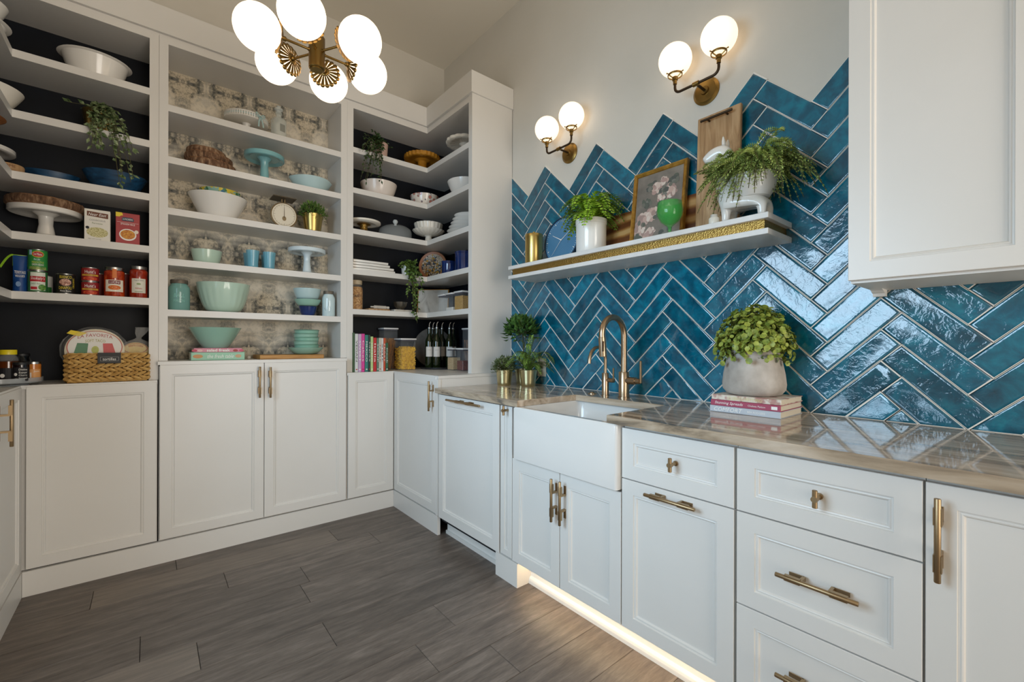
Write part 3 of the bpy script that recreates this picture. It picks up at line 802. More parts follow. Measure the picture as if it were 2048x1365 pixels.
def pot(par, R, h, rb, m, t=.003, name='pot', lip=0, n=40, soil=True):
    pr = [(0, 0), (rb*.97, 0), (rb, .002)]+[(rb+(R-rb)*k/6, .002+(h-.002)*k/6) for k in range(1, 7)]
    if lip: pr = pr[:-1]+[(R, h-.012), (R+lip, h-.011), (R+lip, h)]
    o = MB().lathe(shell(pr, t), n).build(name, m, par)
    if soil: MB().lathe([(R*.93-t, h*.86), (0, h*.88)], 20).build('soil', m_soil, par)
    return o
# ---------------- packaging
def lidjar(t, R, h, m_body, m_lid, neck=.8, lid_h=.014, lid_r=.88, n=32, body='jar', shoulder=.82):
    pr = [(0, 0), (R*.92, 0), (R, .006), (R, h*shoulder), (R*.97, h*shoulder+.006), (R*neck, h-lid_h-.002), (R*neck, h-lid_h*.4), (0, h-lid_h*.4)]
    b = MB().lathe(pr, n).build(body, m_body, t)
    lid = MB().lathe([(R*lid_r, h-lid_h), (R*lid_r+.001, h-lid_h+.001), (R*lid_r+.001, h-.002), (R*lid_r-.002, h), (0, h)], n).build('lid', m_lid, t)
    return b, lid
def can(t, R, h, mlab):
    MB().lathe([(0, .001), (R-.003, .001), (R-.001, 0), (R, .002), (R, .004), (R-.0012, .005)], 32).build('bottom_rim', m_tin, t)
    MB().lathe([(R-.0008, .004), (R-.0008, h-.004)], 32).build('label_wrap', mlab, t)
    MB().lathe([(R-.0012, h-.005), (R, h-.004), (R, h-.001), (R-.001, h), (R-.003, h), (R-.004, h-.004), (0, h-.004)], 32).build('top_rim', m_tin, t)
def book(name, label, x0, y0, z0, x1, y1, z1, mcov, spine, cat='book', group=None):
    """closed book; spine: '-y' upright with its spine to the room, or flat with the spine facing spine"""
    t = thing(name, label, cat, ((x0+x1)/2, (y0+y1)/2, z0), 0, group)
    cx, cy = (x0+x1)/2, (y0+y1)/2; X0, X1, Y0, Y1, Z1 = x0-cx, x1-cx, y0-cy, y1-cy, z1-z0; c = .0022
    mb = MB()
    if spine == 'up':                                           # upright on a shelf, spine towards -y
        mb.box(X0, Y0+.004, 0, X0+c, Y1, Z1).box(X1-c, Y0+.004, 0, X1, Y1, Z1)
        mb.rbox(X0, Y0, 0, X1, Y0+.006, Z1, .002)
        mb.build('cover', mcov, t); MB().box(X0+c, Y0+.006, .003, X1-c, Y1-.003, Z1-.003).build('pages', m_paper, t)
    elif spine == '-y':
        mb.box(X0, Y0+.003, 0, X1, Y1, c).box(X0, Y0+.003, Z1-c, X1, Y1, Z1).rbox(X0, Y0, 0, X1, Y0+.005, Z1, .0018)
        mb.build('cover', mcov, t); MB().box(X0+.003, Y0+.005, c, X1-.003, Y1-.003, Z1-c).build('pages', m_paper, t)
    else:                                                       # flat, spine towards -x
        mb.box(X0+.003, Y0, 0, X1, Y1, c).box(X0+.003, Y0, Z1-c, X1, Y1, Z1).rbox(X0, Y0, 0, X0+.005, Y1, Z1, .0018)
        mb.build('cover', mcov, t); MB().box(X0+.005, Y0+.003, c, X1-.003, Y1-.003, Z1-c).build('pages', m_paper, t)
    return t
def put(par, name, mb, m): return mb.build(name, m, par)

# ================================================================== left corner shelves
GB = 'kitchenware on the left corner shelves'
# top shelf
x, r, zt = extY(124, 265, 118, 3.2)
bowl('serving_bowl', 'large white flared serving bowl alone on the top left corner shelf', (x-.006, 3.21, 2.56), .125, .115, .085, m_white, .8, sx=1.05, sy=.88, lip=.012)
bowl('serving_bowl', 'white rimmed serving bowl at the bend of the top left corner shelf', (-.615, 3.05, 2.56), .105, .07, .055, m_white, .7, lip=.014)
bowl('serving_bowl', 'white bowl stacked inside another bowl on the top left corner shelf', (-.615, 3.05, 2.6315), .112, .09, .06, m_white, .7)
# second shelf
bowl('serving_bowl', 'off-white stone-look bowl at the bend of the second left shelf', (-.60, 3.13, 2.277), .135, .095, .07, m_cream, .75)
x, r, zt = extY(162, 237, 215, 3.17)
t = thing('potted_plant', 'trailing variegated ivy in a gold pot on the left corner shelf', 'plant', (x, 3.17, 2.277))
pot(t, .068, .118, .052, m_gold)
P0 = Vector((0, 0, .10)); paths = []; rd = random.Random(5)
for i in range(22):
    px_ = rd.uniform(178, 268); py_ = rd.uniform(225, 300) if px_ < 225 else rd.uniform(240, 372)
    e = onY(px_, py_, rd.uniform(3.0, 3.05))-Vector((x, 3.17, 2.277))
    a = Vector((rd.uniform(-.03, .03), rd.uniform(-.03, .02), .10))
    over = Vector((a.x*.4+e.x*.6, -.105, .11+rd.uniform(0, .05)))
    paths.append(bez(a, a+Vector((0, 0, .07)), over, (e.x, min(e.y, -.115), e.z), 9))
for i in range(9):
    a = Vector((rd.uniform(-.03, .03), rd.uniform(-.03, .03), .10)); paths.append(bez(a, a+Vector((0, 0, .03)), a+Vector((rd.uniform(-.07, .07), rd.uniform(-.04, .03), .07)), a+Vector((rd.uniform(-.11, .09), rd.uniform(-.06, .04), .045)), 5))
vines(t, paths, m_leafv, .030, .017, 3, seed=4)
# third shelf
bowl('dough_bowl', 'short blue-stained wooden dough bowl standing beside the white divider', (-.140, 3.2, 1.99), .132, .098, .075, m_bluewood, .8, sx=1.0, sy=.85, n=36)
bowl('dough_bowl', 'long shallow blue-stained wooden dough bowl', (-.388, 3.262, 1.99), .108, .066, .07, m_bluewood, .8, sx=1.0, sy=.62, n=36)
MB()
t = stand('cake_stand', 'white cake stand with a tapered edge on the third left shelf', (-.635, 3.225, 1.99), .128, .125, m_white, .055, .02)
t = stand('cake_stand', 'white pedestal stand carrying an orange-rimmed wooden plate', (-.612, 2.96, 1.99), .085, .145, m_white, .055, .022)
bowl('wooden_plate', 'orange-rimmed wooden plate resting on a white pedestal stand', (-.612, 2.96, 2.1425), .118, .038, .05, m_walnut, .8)
t = thing('wooden_platter', 'round yellowish wooden platter with carved lettering lying on the third left shelf', 'platter', (-.515, 3.125, 1.99))
MB().lathe([(0, 0), (.045, 0), (.053, .012), (.053, .032), (.05, .036), (0, .036)], 36).build('platter_disc', m_oak, t)
put(t, 'carved_lettering', p_text(cylmap(.053, face_cam(-.515, 3.125)), 'HOME', 0, .022, .012, .0006), mat('carving', '#6a3a1a', .7))
# fourth shelf: big stand with a bark slice
cx, r, zt = extY(3, 155, 415, 3.2)
stand('cake_stand', 'large white cake stand with a flared foot under a bark-edged slice', (-.402, 3.212, 1.708), .133, .140, m_white, .068, .026, .016)
def slice_(name, label, loc, R, h, seed, group=None):
    rd = random.Random(seed); ph = [rd.uniform(0, 6.3) for _ in range(5)]
    wobf = lambda a, k: 1+.02*math.sin(3*a+ph[0])+.014*math.sin(7*a+ph[1])+.008*math.sin(17*a+ph[2]+k)+.006*math.sin(31*a+ph[3]+2*k)
    t = thing(name, label, 'wood slice', loc, 0, group)
    MB().lathe([(R*.95, .001), (R*.99, h*.16), (R*1.006, h*.5), (R*.99, h*.84), (R*.95, h-.001)], 72, wob=wobf).build('bark', m_bark, t)
    MB().lathe([(0, 0), (R*.95, 0), (R*.94, h*.5), (R*.95, h), (0, h)], 72, wob=lambda a, k: wobf(a, 0 if k < 3 else 3)).build('wood_disc', m_slice, t)
    return t
slice_('wood_slice', 'dark bark-edged wooden slice lying on the large white cake stand', (-.402, 3.212, 1.8545), .142, .042, 3)
# food boxes
def carton(name, label, l, r, ttop, y, zb, dp, mface):
    a, b = onY(l, ttop, y), onY(r, ttop, y); w = b.x-a.x; h = (a.z+b.z)/2-zb
    t = thing(name, label, 'food box', ((a.x+b.x)/2, y+dp/2, zb))
    MB().rbox(-w/2, -dp/2, 0, w/2, dp/2, h, .001).build('carton', mface, t)
    return t, w, h, flatmap((0, -dp/2, 0), (1, 0, 0), (0, 0, 1), (0, -1, 0))
t, w, h, mp = carton('couscous_box', 'white and brown couscous box standing next to the red rice box', 168.5, 220.5, 420, 3.09, 1.708, .05, cm('#e6e2d8'))
put(t, 'brand_panel', p_poly(mp, [(-w*.40, h*.78), (w*.42, h*.74), (w*.42, h*.90), (-w*.40, h*.93)], .0004), cm('#6b3a22'))
put(t, 'brand_lettering', p_text(mp, 'Near East', 0, h*.84, h*.09, .0008, w*.7, .3), m_txtw)
put(t, 'lettering', p_text(mp, 'COUSCOUS', 0, h*.655, h*.05, .0005, w*.62), m_txtg)
put(t, 'lettering', p_text(mp, 'Parmesan', 0, h*.56, h*.05, .0005, w*.4), cm('#6d7a3a'))
put(t, 'picture', p_ell(mp, 0, h*.27, w*.42, h*.16, .0005), nmat('couscous_print', [(.35, '#a39a58'), (.65, '#e3dcae')], 160, rough=.6))
put(t, 'seal', p_ell(mp, -w*.38, h*.40, w*.07, h*.045, .0007), m_txtk)
put(t, 'lettering', p_text(mp, 'NET WT 5.9 OZ', -w*.1, h*.05, h*.03, .0005, w*.5), m_txtg)
t, w, h, mp = carton('rice_box', 'red rice mix box with a bowl picture beside the couscous box', 231.5, 279.5, 427, 3.09, 1.708, .045, cm('#a83a3c'))
put(t, 'sunburst', p_poly(mp, [(-w*.5, h*.86), (-w*.35, h*.86), (-w*.28, h*.90), (-w*.2, h*.91), (-w*.24, h), (-w*.5, h)], .0004), m_txty)
put(t, 'brand_panel', p_poly(mp, [(-w*.24, h*.74), (w*.24, h*.74), (w*.26, h*.80), (w*.2, h*.86), (-w*.2, h*.86), (-w*.26, h*.80)], .0004), cm('#26384f'))
put(t, 'brand_lettering', p_text(mp, 'LUNDBERG', 0, h*.80, h*.06, .0008, w*.42), m_txtw)
put(t, 'lettering', p_text(mp, 'SPANISH RICE', 0, h*.64, h*.055, .0006, w*.6), m_txtw)
put(t, 'rule', p_rect(mp, -w*.45, h*.69, w*.45, h*.695, .0005), m_txtw)
put(t, 'bowl_picture', p_ell(mp, 0, h*.30, w*.36, h*.19, .0005), m_txtw)
put(t, 'rice_picture', p_ell(mp, 0, h*.31, w*.31, h*.15, .0008), nmat('rice_print', [(.35, '#b5541f'), (.65, '#e0a63f')], 150, rough=.6))
put(t, 'garlic_picture', p_ell(mp, w*.36, h*.42, w*.09, h*.06, .0006), cm('#e8d9c8'))
# tinned and jarred food, fifth shelf
ZF = 1.427
def tinned(name, label, l, r, top, zb, mlab, y=3.125):
    cx, R, zt = extY(l, r, top, y); R *= .965
    t = thing(name, label, 'can', (cx, y, zb)); h = zt-zb; can(t, R, h, mlab)
    return t, R, h, cylmap(R, face_cam(cx, y))
t, R, h, mp = tinned('food_can', 'green peas can with a red banner, holding up another green can', 54, 97, 543, ZF, cm('#33703f'))
H1 = h
put(t, 'label_panel', p_rect(mp, -R*.75, h*.1, R*.8, h*.92, .0004, 8), cm('#dfe5d6'))
put(t, 'banner', p_rect(mp, -R*.8, h*.50, R*.8, h*.74, .0008, 8), m_red)
put(t, 'brand_lettering', p_text(mp, "Stokely's", 0, h*.63, h*.17, .0012, R*1.4, .2), m_txtw)
put(t, 'lettering', p_text(mp, 'SWEET PEAS', -R*.2, h*.40, h*.07, .0008, R*.9), m_green)
put(t, 'pea_picture', p_ell(mp, R*.45, h*.24, R*.4, h*.14, .0009), nmat('pea_print', [(.35, '#2f6a2a'), (.65, '#7fae4a')], 120))
put(t, 'badge', p_rect(mp, -R*.7, h*.14, -R*.05, h*.26, .0009, 4), m_red)
t, R, h, mp = tinned('food_can', 'green bean can with a red oval badge stacked on the peas can', 54.5, 97, 500.5, ZF+H1+.0005, cm('#2f8a3f'))
put(t, 'badge', p_ell(mp, 0, h*.76, R*.62, h*.15, .0004), m_txty); put(t, 'badge', p_ell(mp, 0, h*.76, R*.56, h*.125, .0008), m_red)
put(t, 'brand_lettering', p_text(mp, 'Del Monte', 0, h*.76, h*.11, .0012, R*.85), m_txtw)
put(t, 'corner_tag', p_rect(mp, -R*.95, h*.72, -R*.6, h*.95, .0005, 3), cm('#9cc9e6'))
put(t, 'lettering', p_text(mp, 'Blue Lake', -R*.1, h*.52, h*.09, .0006, R*.6, .2), cm('#cfe6f2'))
put(t, 'lettering', p_text(mp, 'FRENCH STYLE', 0, h*.38, h*.09, .0006, R*1.2), cm('#d7e26a'))
put(t, 'lettering', p_text(mp, 'GREEN BEANS', 0, h*.27, h*.09, .0006, R*1.2), m_txtw)
put(t, 'bean_picture', p_rect(mp, -R*.9, h*.04, R*.9, h*.18, .0004, 8), nmat('bean_print', [(.35, '#4d7a2f'), (.65, '#a8b56a')], 90))
t, R, h, mp = tinned('food_can', 'pale grey labelled can tucked behind the peas can', 75, 107, 552, ZF, cm('#cfd0cb'), 3.235)
put(t, 'bean_picture', p_rect(mp, R*.2, h*.1, R*.9, h*.4, .0005, 4), m_green)
t, R, h, mp = tinned('food_can', 'black label bean can with yellow lettering standing alone', 110.5, 152.5, 549, ZF, cm('#1b1a18'))
put(t, 'brand_lettering', p_text(mp, 'BIANCO', 0, h*.83, h*.14, .0005, R*1.25), m_txty)
put(t, 'bean_picture', p_ell(mp, -R*.05, h*.57, R*.62, h*.17, .0004), nmat('beans_print', [(.35, '#8a4a3a'), (.65, '#e0b7a0')], 130))
put(t, 'brand_lettering', p_text(mp, 'DiNAPOLI', -R*.05, h*.30, h*.14, .0005, R*1.3), m_txty)
put(t, 'lettering', p_text(mp, 'Pinto Beans', 0, h*.15, h*.08, .0005, R*1.1), m_txtw)
put(t, 'lettering', p_text(mp, 'ORGANIC', R*.85, h*.55, h*.09, .0006, h*.5, rot=PI/2), m_txty)
def hunts(label, top, zb):
    t, R, h, mp = tinned('food_can', label, 161, 200, top, zb, cm('#8f1f22'))
    put(t, 'brand_lettering', p_text(mp, "Hunt's", 0, h*.68, h*.24, .0006, R*1.2), m_txtw)
    put(t, 'banner', p_rect(mp, -R, h*.38, R, h*.50, .0005, 8), cm('#d9a83a')); put(t, 'lettering', p_text(mp, 'TOMATO PASTE', 0, h*.44, h*.07, .0009, R*1.2), m_txtk)
    put(t, 'tomato_picture', p_ell(mp, 0, h*.20, R*.8, h*.14, .0006), nmat('tomato_print', [(.35, '#a3201a'), (.65, '#d8592f')], 60))
    return h
h0 = hunts('small red tomato paste can under its twin', 564.5, ZF); hunts('small red tomato paste can stacked on its twin', 536.5, ZF+h0+.0005)
m_sauce = nmat('tomato_sauce', [(.35, '#8f2410'), (.65, '#c2491c')], 40, rough=.12, coat=.6); m_sauce2 = nmat('dark_tomato_sauce', [(.35, '#7d1c10'), (.65, '#a93416')], 40, rough=.12, coat=.6)
cx, R, zt = extY(207, 251, 536, 3.12); t = thing('sauce_jar', 'tomato sauce jar with white label and orange neck tag', 'jar', (cx, 3.12, ZF)); h = zt-ZF
lidjar(t, R*.97, h, m_sauce, m_tin, .84, .018, .9); mp = cylmap(R*.97, face_cam(cx, 3.12))
put(t, 'label', p_rect(mp, -R*.9, h*.16, R*.9, h*.56, .0006, 10), cm('#e9e2d0')); put(t, 'banner', p_rect(mp, -R*.55, h*.42, R*.55, h*.54, .001, 8), cm('#7d1f2a'))
put(t, 'brand_lettering', p_text(mp, 'LUCINI', 0, h*.48, h*.08, .0014, R*.9), m_txtw); put(t, 'picture', p_ell(mp, 0, h*.30, R*.6, h*.08, .001), cm('#d9702a')); put(t, 'neck_tag', p_rect(mp, -R*.2, h*.62, R*.2, h*.93, .0012, 3), cm('#d8752f'))
cx, R, zt = extY(258.5, 298.5, 534, 3.12); t = thing('sauce_jar', 'dark red sauce jar with a cream leaf label next to the divider', 'jar', (cx-.002, 3.12, ZF)); h = zt-ZF
lidjar(t, R*.94, h, m_sauce2, m_tin, .84, .018, .88); mp = cylmap(R*.94, face_cam(cx, 3.12))
put(t, 'label', p_rect(mp, -R*.75, h*.15, R*.75, h*.60, .0006, 10), cm('#dfdccd')); put(t, 'lettering', p_text(mp, 'Organic Bella', 0, h*.54, h*.05, .001, R*1.0, .2), m_txtg)
put(t, 'leaf_emblem', p_ell(mp, 0, h*.43, R*.22, h*.03, .001), cm('#8fa06a')); put(t, 'lettering', p_text(mp, 'MARINARA', 0, h*.29, h*.05, .001, R*.7), m_red); put(t, 'rule', p_rect(mp, -R*.4, h*.18, R*.4, h*.20, .001, 4), cm('#8f9a7a'))
for i, (l, r_, tp) in enumerate(((197, 208, 540), (250, 260, 540))):
    cx, R, zt = extY(l-22, r_+12, tp+8, 3.27)
    t = thing('food_can', ['red labelled can behind the tomato paste cans', 'red labelled can behind the two sauce jars'][i], 'can', (cx, 3.28, ZF)); can(t, min(R, .036), zt-ZF, cm('#7d1d1c'))
# pouch, box and packet at the bend
cx, w, zt = extY(26, 53, 510, 3.13)
t = thing('snack_pouch', 'blue stand-up pouch with a lime green handle at the shelf bend', 'pouch', (cx, 3.14, ZF), .12); h = zt-ZF; w *= 1.1
mb = MB(); vs_ = []; fs = []
for j in range(9):
    k = j/8; th = .032*(1-k)**.6+.002
    for i in range(12):
        a = 2*PI*i/12; vs_.append((w*(1-.06*math.sin(PI*k))*max(-1, min(1, 1.25*math.cos(a))), th*math.sin(a), h*k))
for j in range(8):
    for i in range(12): fs.append((12*j+i, 12*j+(i+1) % 12, 12*j+12+(i+1) % 12, 12*j+12+i))
fs += [tuple(range(11, -1, -1)), tuple(96+i for i in range(12))]
mb.add(vs_, fs, True).build('bag', cm('#1f4a8a', .3), t); mp = flatmap((0, -.036, 0), (1, 0, 0), (0, .17, 1), (0, -1, .17))
MB().lathe([(w*1.03, h*.70), (w*1.02, h*1.0)], 24, sy=.13).build('top_band', cm('#8fbf2a', .35), t)
put(t, 'lettering', p_text(mp, 'TERIYAKI', 0, h*.52, h*.08, .004, w*1.5), m_txtw); put(t, 'lettering', p_text(mp, 'VEGGIES', 0, h*.42, h*.06, .004, w*1.3), m_txtw); put(t, 'seal', p_ell(mp, -w*.2, h*.2, w*.35, h*.07, .006), cm('#6f8fb8'))
put(t, 'handle', MB().tube(bez((-w*.9, -.004, h*.98), (-w*1.3, -.004, h*1.02), (-w*2.0, -.01, h*.85), (-w*2.6, -.02, h*.62), 8), .0045, 6), cm('#8fbf2a', .35))
t = thing('snack_box', 'small orange and white snack box beside the blue pouch', 'food box', (-.575, 3.02, ZF), .9)
MB().rbox(-.026, -.012, 0, .026, .012, .115, .001).build('carton', cm('#e2a23a'), t); mp = flatmap((0, -.012, 0), (1, 0, 0), (0, 0, 1), (0, -1, 0))
put(t, 'label_panel', p_rect(mp, -.024, .06, .024, .105, .0004), cm('#e9e4da')); put(t, 'lettering', p_text(mp, 'CAFE', 0, .07, .016, .0008, .04), m_red); put(t, 'lettering', p_text(mp, 'MIX', 0, .03, .014, .0005, .03), m_txtw)
t = thing('snack_packet', 'crinkled pale blue packet with a barcode at the shelf bend', 'packet', (-.60, 2.90, ZF), .9)
MB().rbox(-.045, -.022, 0, .045, .022, .135, .012, 2).build('packet', cm('#3f8fc0', .2), t); mp = flatmap((0, -.022, 0), (1, 0, 0), (0, 0, 1), (0, -1, 0))
put(t, 'label_panel', p_rect(mp, -.034, .07, .034, .118, .0004), cm('#d5e3ea', .3)); put(t, 'barcode', p_rect(mp, .008, .014, .032, .044, .0005), m_txtw)
bars = MB()
for i in range(7): q = p_rect(mp, .010+i*.003, .016, .0112+i*.003+(i % 3)*.0005, .042, .0009); bars.add(q.v, q.f)
put(t, 'barcode_lines', bars, m_txtk)
# worktop of the corner: turntable with jars
ZD = .985
TT = Vector((-.545, 3.085, ZD))
t = thing('turntable', 'clear plastic turntable carrying syrup and spread jars', 'turntable', TT)
MB().lathe([(0, 0), (.11, 0), (.11, .006), (.03, .008), (.03, .012), (.148, .012), (.152, .016), (.152, .036), (.149, .036), (.148, .018), (0, .018)], 48).build('tray', mat('clear_tray', '#c9ced0', .08, alpha=.45), t)
m_syrup = mat('amber_syrup', '#5a2c0e', .08, coat=.7)
def onTT(dx, dy): return (TT.x+dx, TT.y+dy, ZD+.0185)
t = thing('syrup_jar', 'amber syrup jar with a bright yellow lid on the turntable', 'jar', onTT(.045, -.045))
MB().lathe([(0, 0), (.032, 0), (.035, .01), (.035, .095), (0, .0955)], 28).build('syrup', m_syrup, t)
MB().lathe(shell([(0, .0958), (.0345, .0958), (.033, .108), (.027, .122), (.026, .132)], .002), 28).build('jar', m_clear, t)
MB().lathe([(.0285, .126), (.0285, .146), (.027, .148), (0, .148)], 28).build('lid', cm('#e6d021', .35), t)
mp = cylmap(.035, face_cam(TT.x, TT.y)); put(t, 'label', p_rect(mp, -.032, .015, .032, .065, .0006, 8), m_txtk); put(t, 'seal', p_ell(mp, -.018, .03, .008, .009, .001), m_txtw)
t = thing('honey_jar', 'round glass jar with a black lid behind the syrup jar', 'jar', onTT(.075, .045)); lidjar(t, .038, .13, m_glass, m_black, .62, .014, .68, shoulder=.55)
t = thing('spread_jar', 'black-labelled cherry spread jar on the turntable', 'jar', onTT(.092, -.085)); lidjar(t, .027, .092, mat('dark_spread', '#1a1012', .15, coat=.5), m_black, .9, .014, .95)
mp = cylmap(.027, face_cam(TT.x+.08, TT.y-.05)); put(t, 'label', p_rect(mp, -.028, .006, .028, .068, .0005, 8), m_txtk)
for i, s in enumerate(('Divine', 'Sour', 'Cherry', 'Spread')): put(t, 'lettering', p_text(mp, s, .006, .058-.0135*i, .0085, .001, .027), m_txtw)
put(t, 'seal', p_ell(mp, -.018, .036, .006, .007, .001), m_txtw); put(t, 'seal', p_ell(mp, -.016, .013, .01, .005, .001), cm('#b9b5ae'))
t = thing('spread_jar', 'orange marmalade jar with a silver lid on the turntable', 'jar', onTT(.122, -.025)); lidjar(t, .026, .092, mat('marmalade', '#c9782e', .15, coat=.5), m_tin, .9, .013, .95)
mp = cylmap(.026, face_cam(TT.x+.12, TT.y)); put(t, 'label', p_rect(mp, -.026, .01, .026, .056, .0005, 8), cm('#d99a5a')); put(t, 'label_panel', p_rect(mp, -.022, .016, -.006, .04, .0008, 4), cm('#e6e0da')); put(t, 'lettering', p_text(mp, 'Jam', .01, .045, .01, .0008, .02), m_txtw)
t = thing('oil_bottle', 'brown bottle with a dark cap at the edge of the turntable', 'bottle', onTT(-.06, -.07)); MB().lathe([(0, 0), (.026, 0), (.028, .006), (.028, .06), (.013, .09), (.013, .112), (0, .112)], 24).build('bottle', m_syrup, t); MB().lathe([(.0145, .098), (.0145, .118), (0, .119)], 20).build('cap', m_black, t)
# basket of tortillas
a, b = onY(129, 700, 3.035), onY(299.0, 700, 3.035); bxw = (b.x-.003-a.x); bx0 = a.x; bh = .148; bd = .27
bk = thing('wicker_basket', 'water hyacinth basket with a black tortillas tag', 'basket', (bx0+bxw/2, 3.03+bd/2, ZD))
m_wick = nmat('water_hyacinth', [(.25, '#94692f'), (.5, '#c59a54'), (.75, '#dcb878')], 45, rough=.75)
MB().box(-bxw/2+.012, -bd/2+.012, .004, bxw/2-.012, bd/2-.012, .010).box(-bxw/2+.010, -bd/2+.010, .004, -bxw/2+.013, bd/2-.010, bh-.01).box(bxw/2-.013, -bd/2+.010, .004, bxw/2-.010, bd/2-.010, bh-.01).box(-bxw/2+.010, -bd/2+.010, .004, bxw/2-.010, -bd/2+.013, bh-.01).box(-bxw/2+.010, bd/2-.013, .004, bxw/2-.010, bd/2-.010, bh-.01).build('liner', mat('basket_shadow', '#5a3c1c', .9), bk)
wv = MB(); rows = 6; rd = random.Random(2)
def per(s):                                                     # point and normal along the rounded outline
    W2, D2 = bxw/2-.009, bd/2-.009; P = 4*(W2+D2); s %= P
    for (p, q, n_) in (((-W2, -D2), (W2, -D2), (0, -1)), ((W2, -D2), (W2, D2), (1, 0)), ((W2, D2), (-W2, D2), (0, 1)), ((-W2, D2), (-W2, -D2), (-1, 0))):
        L = abs(q[0]-p[0])+abs(q[1]-p[1])
        if s <= L: k_ = s/L; return Vector((p[0]+(q[0]-p[0])*k_, p[1]+(q[1]-p[1])*k_, 0)), Vector((*n_, 0))
        s -= L
    return Vector((-W2, -D2, 0)), Vector((0, -1, 0))
PER = 4*(bxw/2-.009+bd/2-.009)
for r_ in range(rows):
    z0 = .008+(bh-.02)*r_/(rows-.3); nS = int(PER/.032)
    for i in range(nS):
        s0 = (i+.5*(r_ % 2))*PER/nS; sl = 1 if r_ % 2 else -1; pts = []
        for q in (-.8, -.3, .3, .8):
            p, n_ = per(s0+q*.027); pts.append(p+n_*(.004+.0055*(1-abs(q)))+Vector((0, 0, z0+.010+sl*q*.012+rd.uniform(-.0008, .0008))))
        wv.tube(pts, [.004, .0088, .0088, .004], 6, cap=False)
for z_ in (.006, bh-.006):
    for i in range(int(PER/.03)):
        p1 = [per(i*.03+q*.03)[0]+Vector((0, 0, z_+.002*math.sin(q*3))) for q in (0, .35, .7, 1.05)]; wv.tube(p1, .006, 6, cap=False)
wv.build('weave', m_wick, bk, kind='stuff')
mp = flatmap((0, -bd/2-.006, 0), (1, 0, 0), (0, 0, 1), (0, -1, 0))
ta, tb = onY(195.5, 718, 3.028).x-bk.location.x, onY(242, 718, 3.028).x-bk.location.x
tg = MB(); mbox(tg, mp, ta, bh-.052, .002, tb, bh+.002, .0065); tgo = tg.build('tag', m_black, bk)
put(tgo, 'tag_outline', p_rect(mp, ta+.010, bh-.040, tb-.008, bh-.0395, .0072), m_txtw); put(tgo, 'tag_outline', p_rect(mp, ta+.010, bh-.0205, tb-.008, bh-.020, .0072), m_txtw)
put(tgo, 'tag_outline', p_rect(mp, ta+.010, bh-.040, ta+.0105, bh-.020, .0072), m_txtw); put(tgo, 'tag_outline', p_rect(mp, tb-.0085, bh-.040, tb-.008, bh-.020, .0072), m_txtw)
put(tgo, 'tag_lettering', p_text(mp, 'tortillas', (ta+tb)/2, bh-.030, .014, .0075, .05), m_txtw)
m_film = mat('plastic_film', '#f3f3f0', .10, alpha=.13)
m_tort = nmat('flour_tortilla', [(.4, '#e9dcbc'), (.7, '#f0e8d2')], 24, rough=.8)
t = thing('tortilla_pack', 'clear bag of flour tortillas printed with a green white red flag', 'food packet', (bk.location.x-.052, 3.115, ZD+.012))
for i in range(5): MB().lathe([(0, -.003), (.108, -.003), (.112, 0), (.108, .003), (0, .003)], 36).xf(Matrix.Translation((0, -.035+i*.009, .150)) @ Matrix.Rotation(math.radians(76), 4, 'X')).build('tortilla', m_tort, t)
TN = Vector((0, -math.sin(math.radians(76)), math.cos(math.radians(76)))); TV = Vector((0, math.cos(math.radians(76)), math.sin(math.radians(76))))
mp = flatmap(Vector((0, -.035, .150))+TN*.006, (1, 0, 0), TV, TN)
put(t, 'printed_ring', p_ell(mp, 0, .015, .104, .085, .001, 36, .03), cm('#c93a2f')); put(t, 'printed_disc', p_ell(mp, 0, .015, .10, .081, .0008, 36), m_txtw)
put(t, 'flag_green', p_poly(mp, [(-.078, -.02), (-.03, -.028), (-.026, .034), (-.066, .036)], .002), cm('#1f7a45')); put(t, 'flag_red', p_poly(mp, [(.032, -.028), (.078, -.02), (.064, .034), (.028, .034)], .002), cm('#d22a2f'))
put(t, 'crest', p_ell(mp, 0, .0, .014, .02, .002), cm('#b9bf3f')); put(t, 'lettering', p_text(mp, 'SOFT TACO', 0, .045, .015, .002, .075, arc=.004), cm('#a8a23a')); put(t, 'brand_lettering', p_text(mp, 'LA FAVORITA', 0, .066, .017, .002, .13, arc=.012), m_red)
put(t, 'printed_band', p_poly(mp, [(-.105, .085), (-.06, .07), (-.03, .088), (-.09, .102)], .004), m_txty)
fm = MB(); vs_ = []; fs = []; rd = random.Random(8); nn_ = 28
for j, (k_, th) in enumerate(((0, .03), (.6, .032), (.9, .030), (1.0, .018), (1.06, .005), (1.1, .003))):
    for i in range(nn_):
        a = 2*PI*i/nn_; p = Vector((0, -.02, .150))+Vector((1, 0, 0))*(.118*k_*math.cos(a)*(1+rd.uniform(-.03, .03)))+TV*(.112*k_*math.sin(a)*(1+rd.uniform(-.03, .03)))
        p += TN*(th+rd.uniform(-.004, .004)); p.z = max(p.z, .002); vs_.append(p)
for j in range(5):
    for i in range(nn_): fs.append((j*nn_+i, j*nn_+(i+1) % nn_, (j+1)*nn_+(i+1) % nn_, (j+1)*nn_+i))
fm.add(vs_, fs, True).build('bag', m_film, t)
t = thing('tortilla_pack', 'twisted bag of small corn tortillas in the basket', 'food packet', (bk.location.x+.108, 3.15, ZD+.04))
for i in range(5): MB().lathe([(0, -.003), (.062, -.003), (.065, 0), (.062, .003), (0, .003)], 32).xf(Matrix.Translation((-.005, -.03+i*.009, .100)) @ Matrix.Rotation(math.radians(76), 4, 'X')).build('tortilla', nmat('corn_tortilla', [(.4, '#dcc27c'), (.7, '#e9d79c')], 24, rough=.8), t)
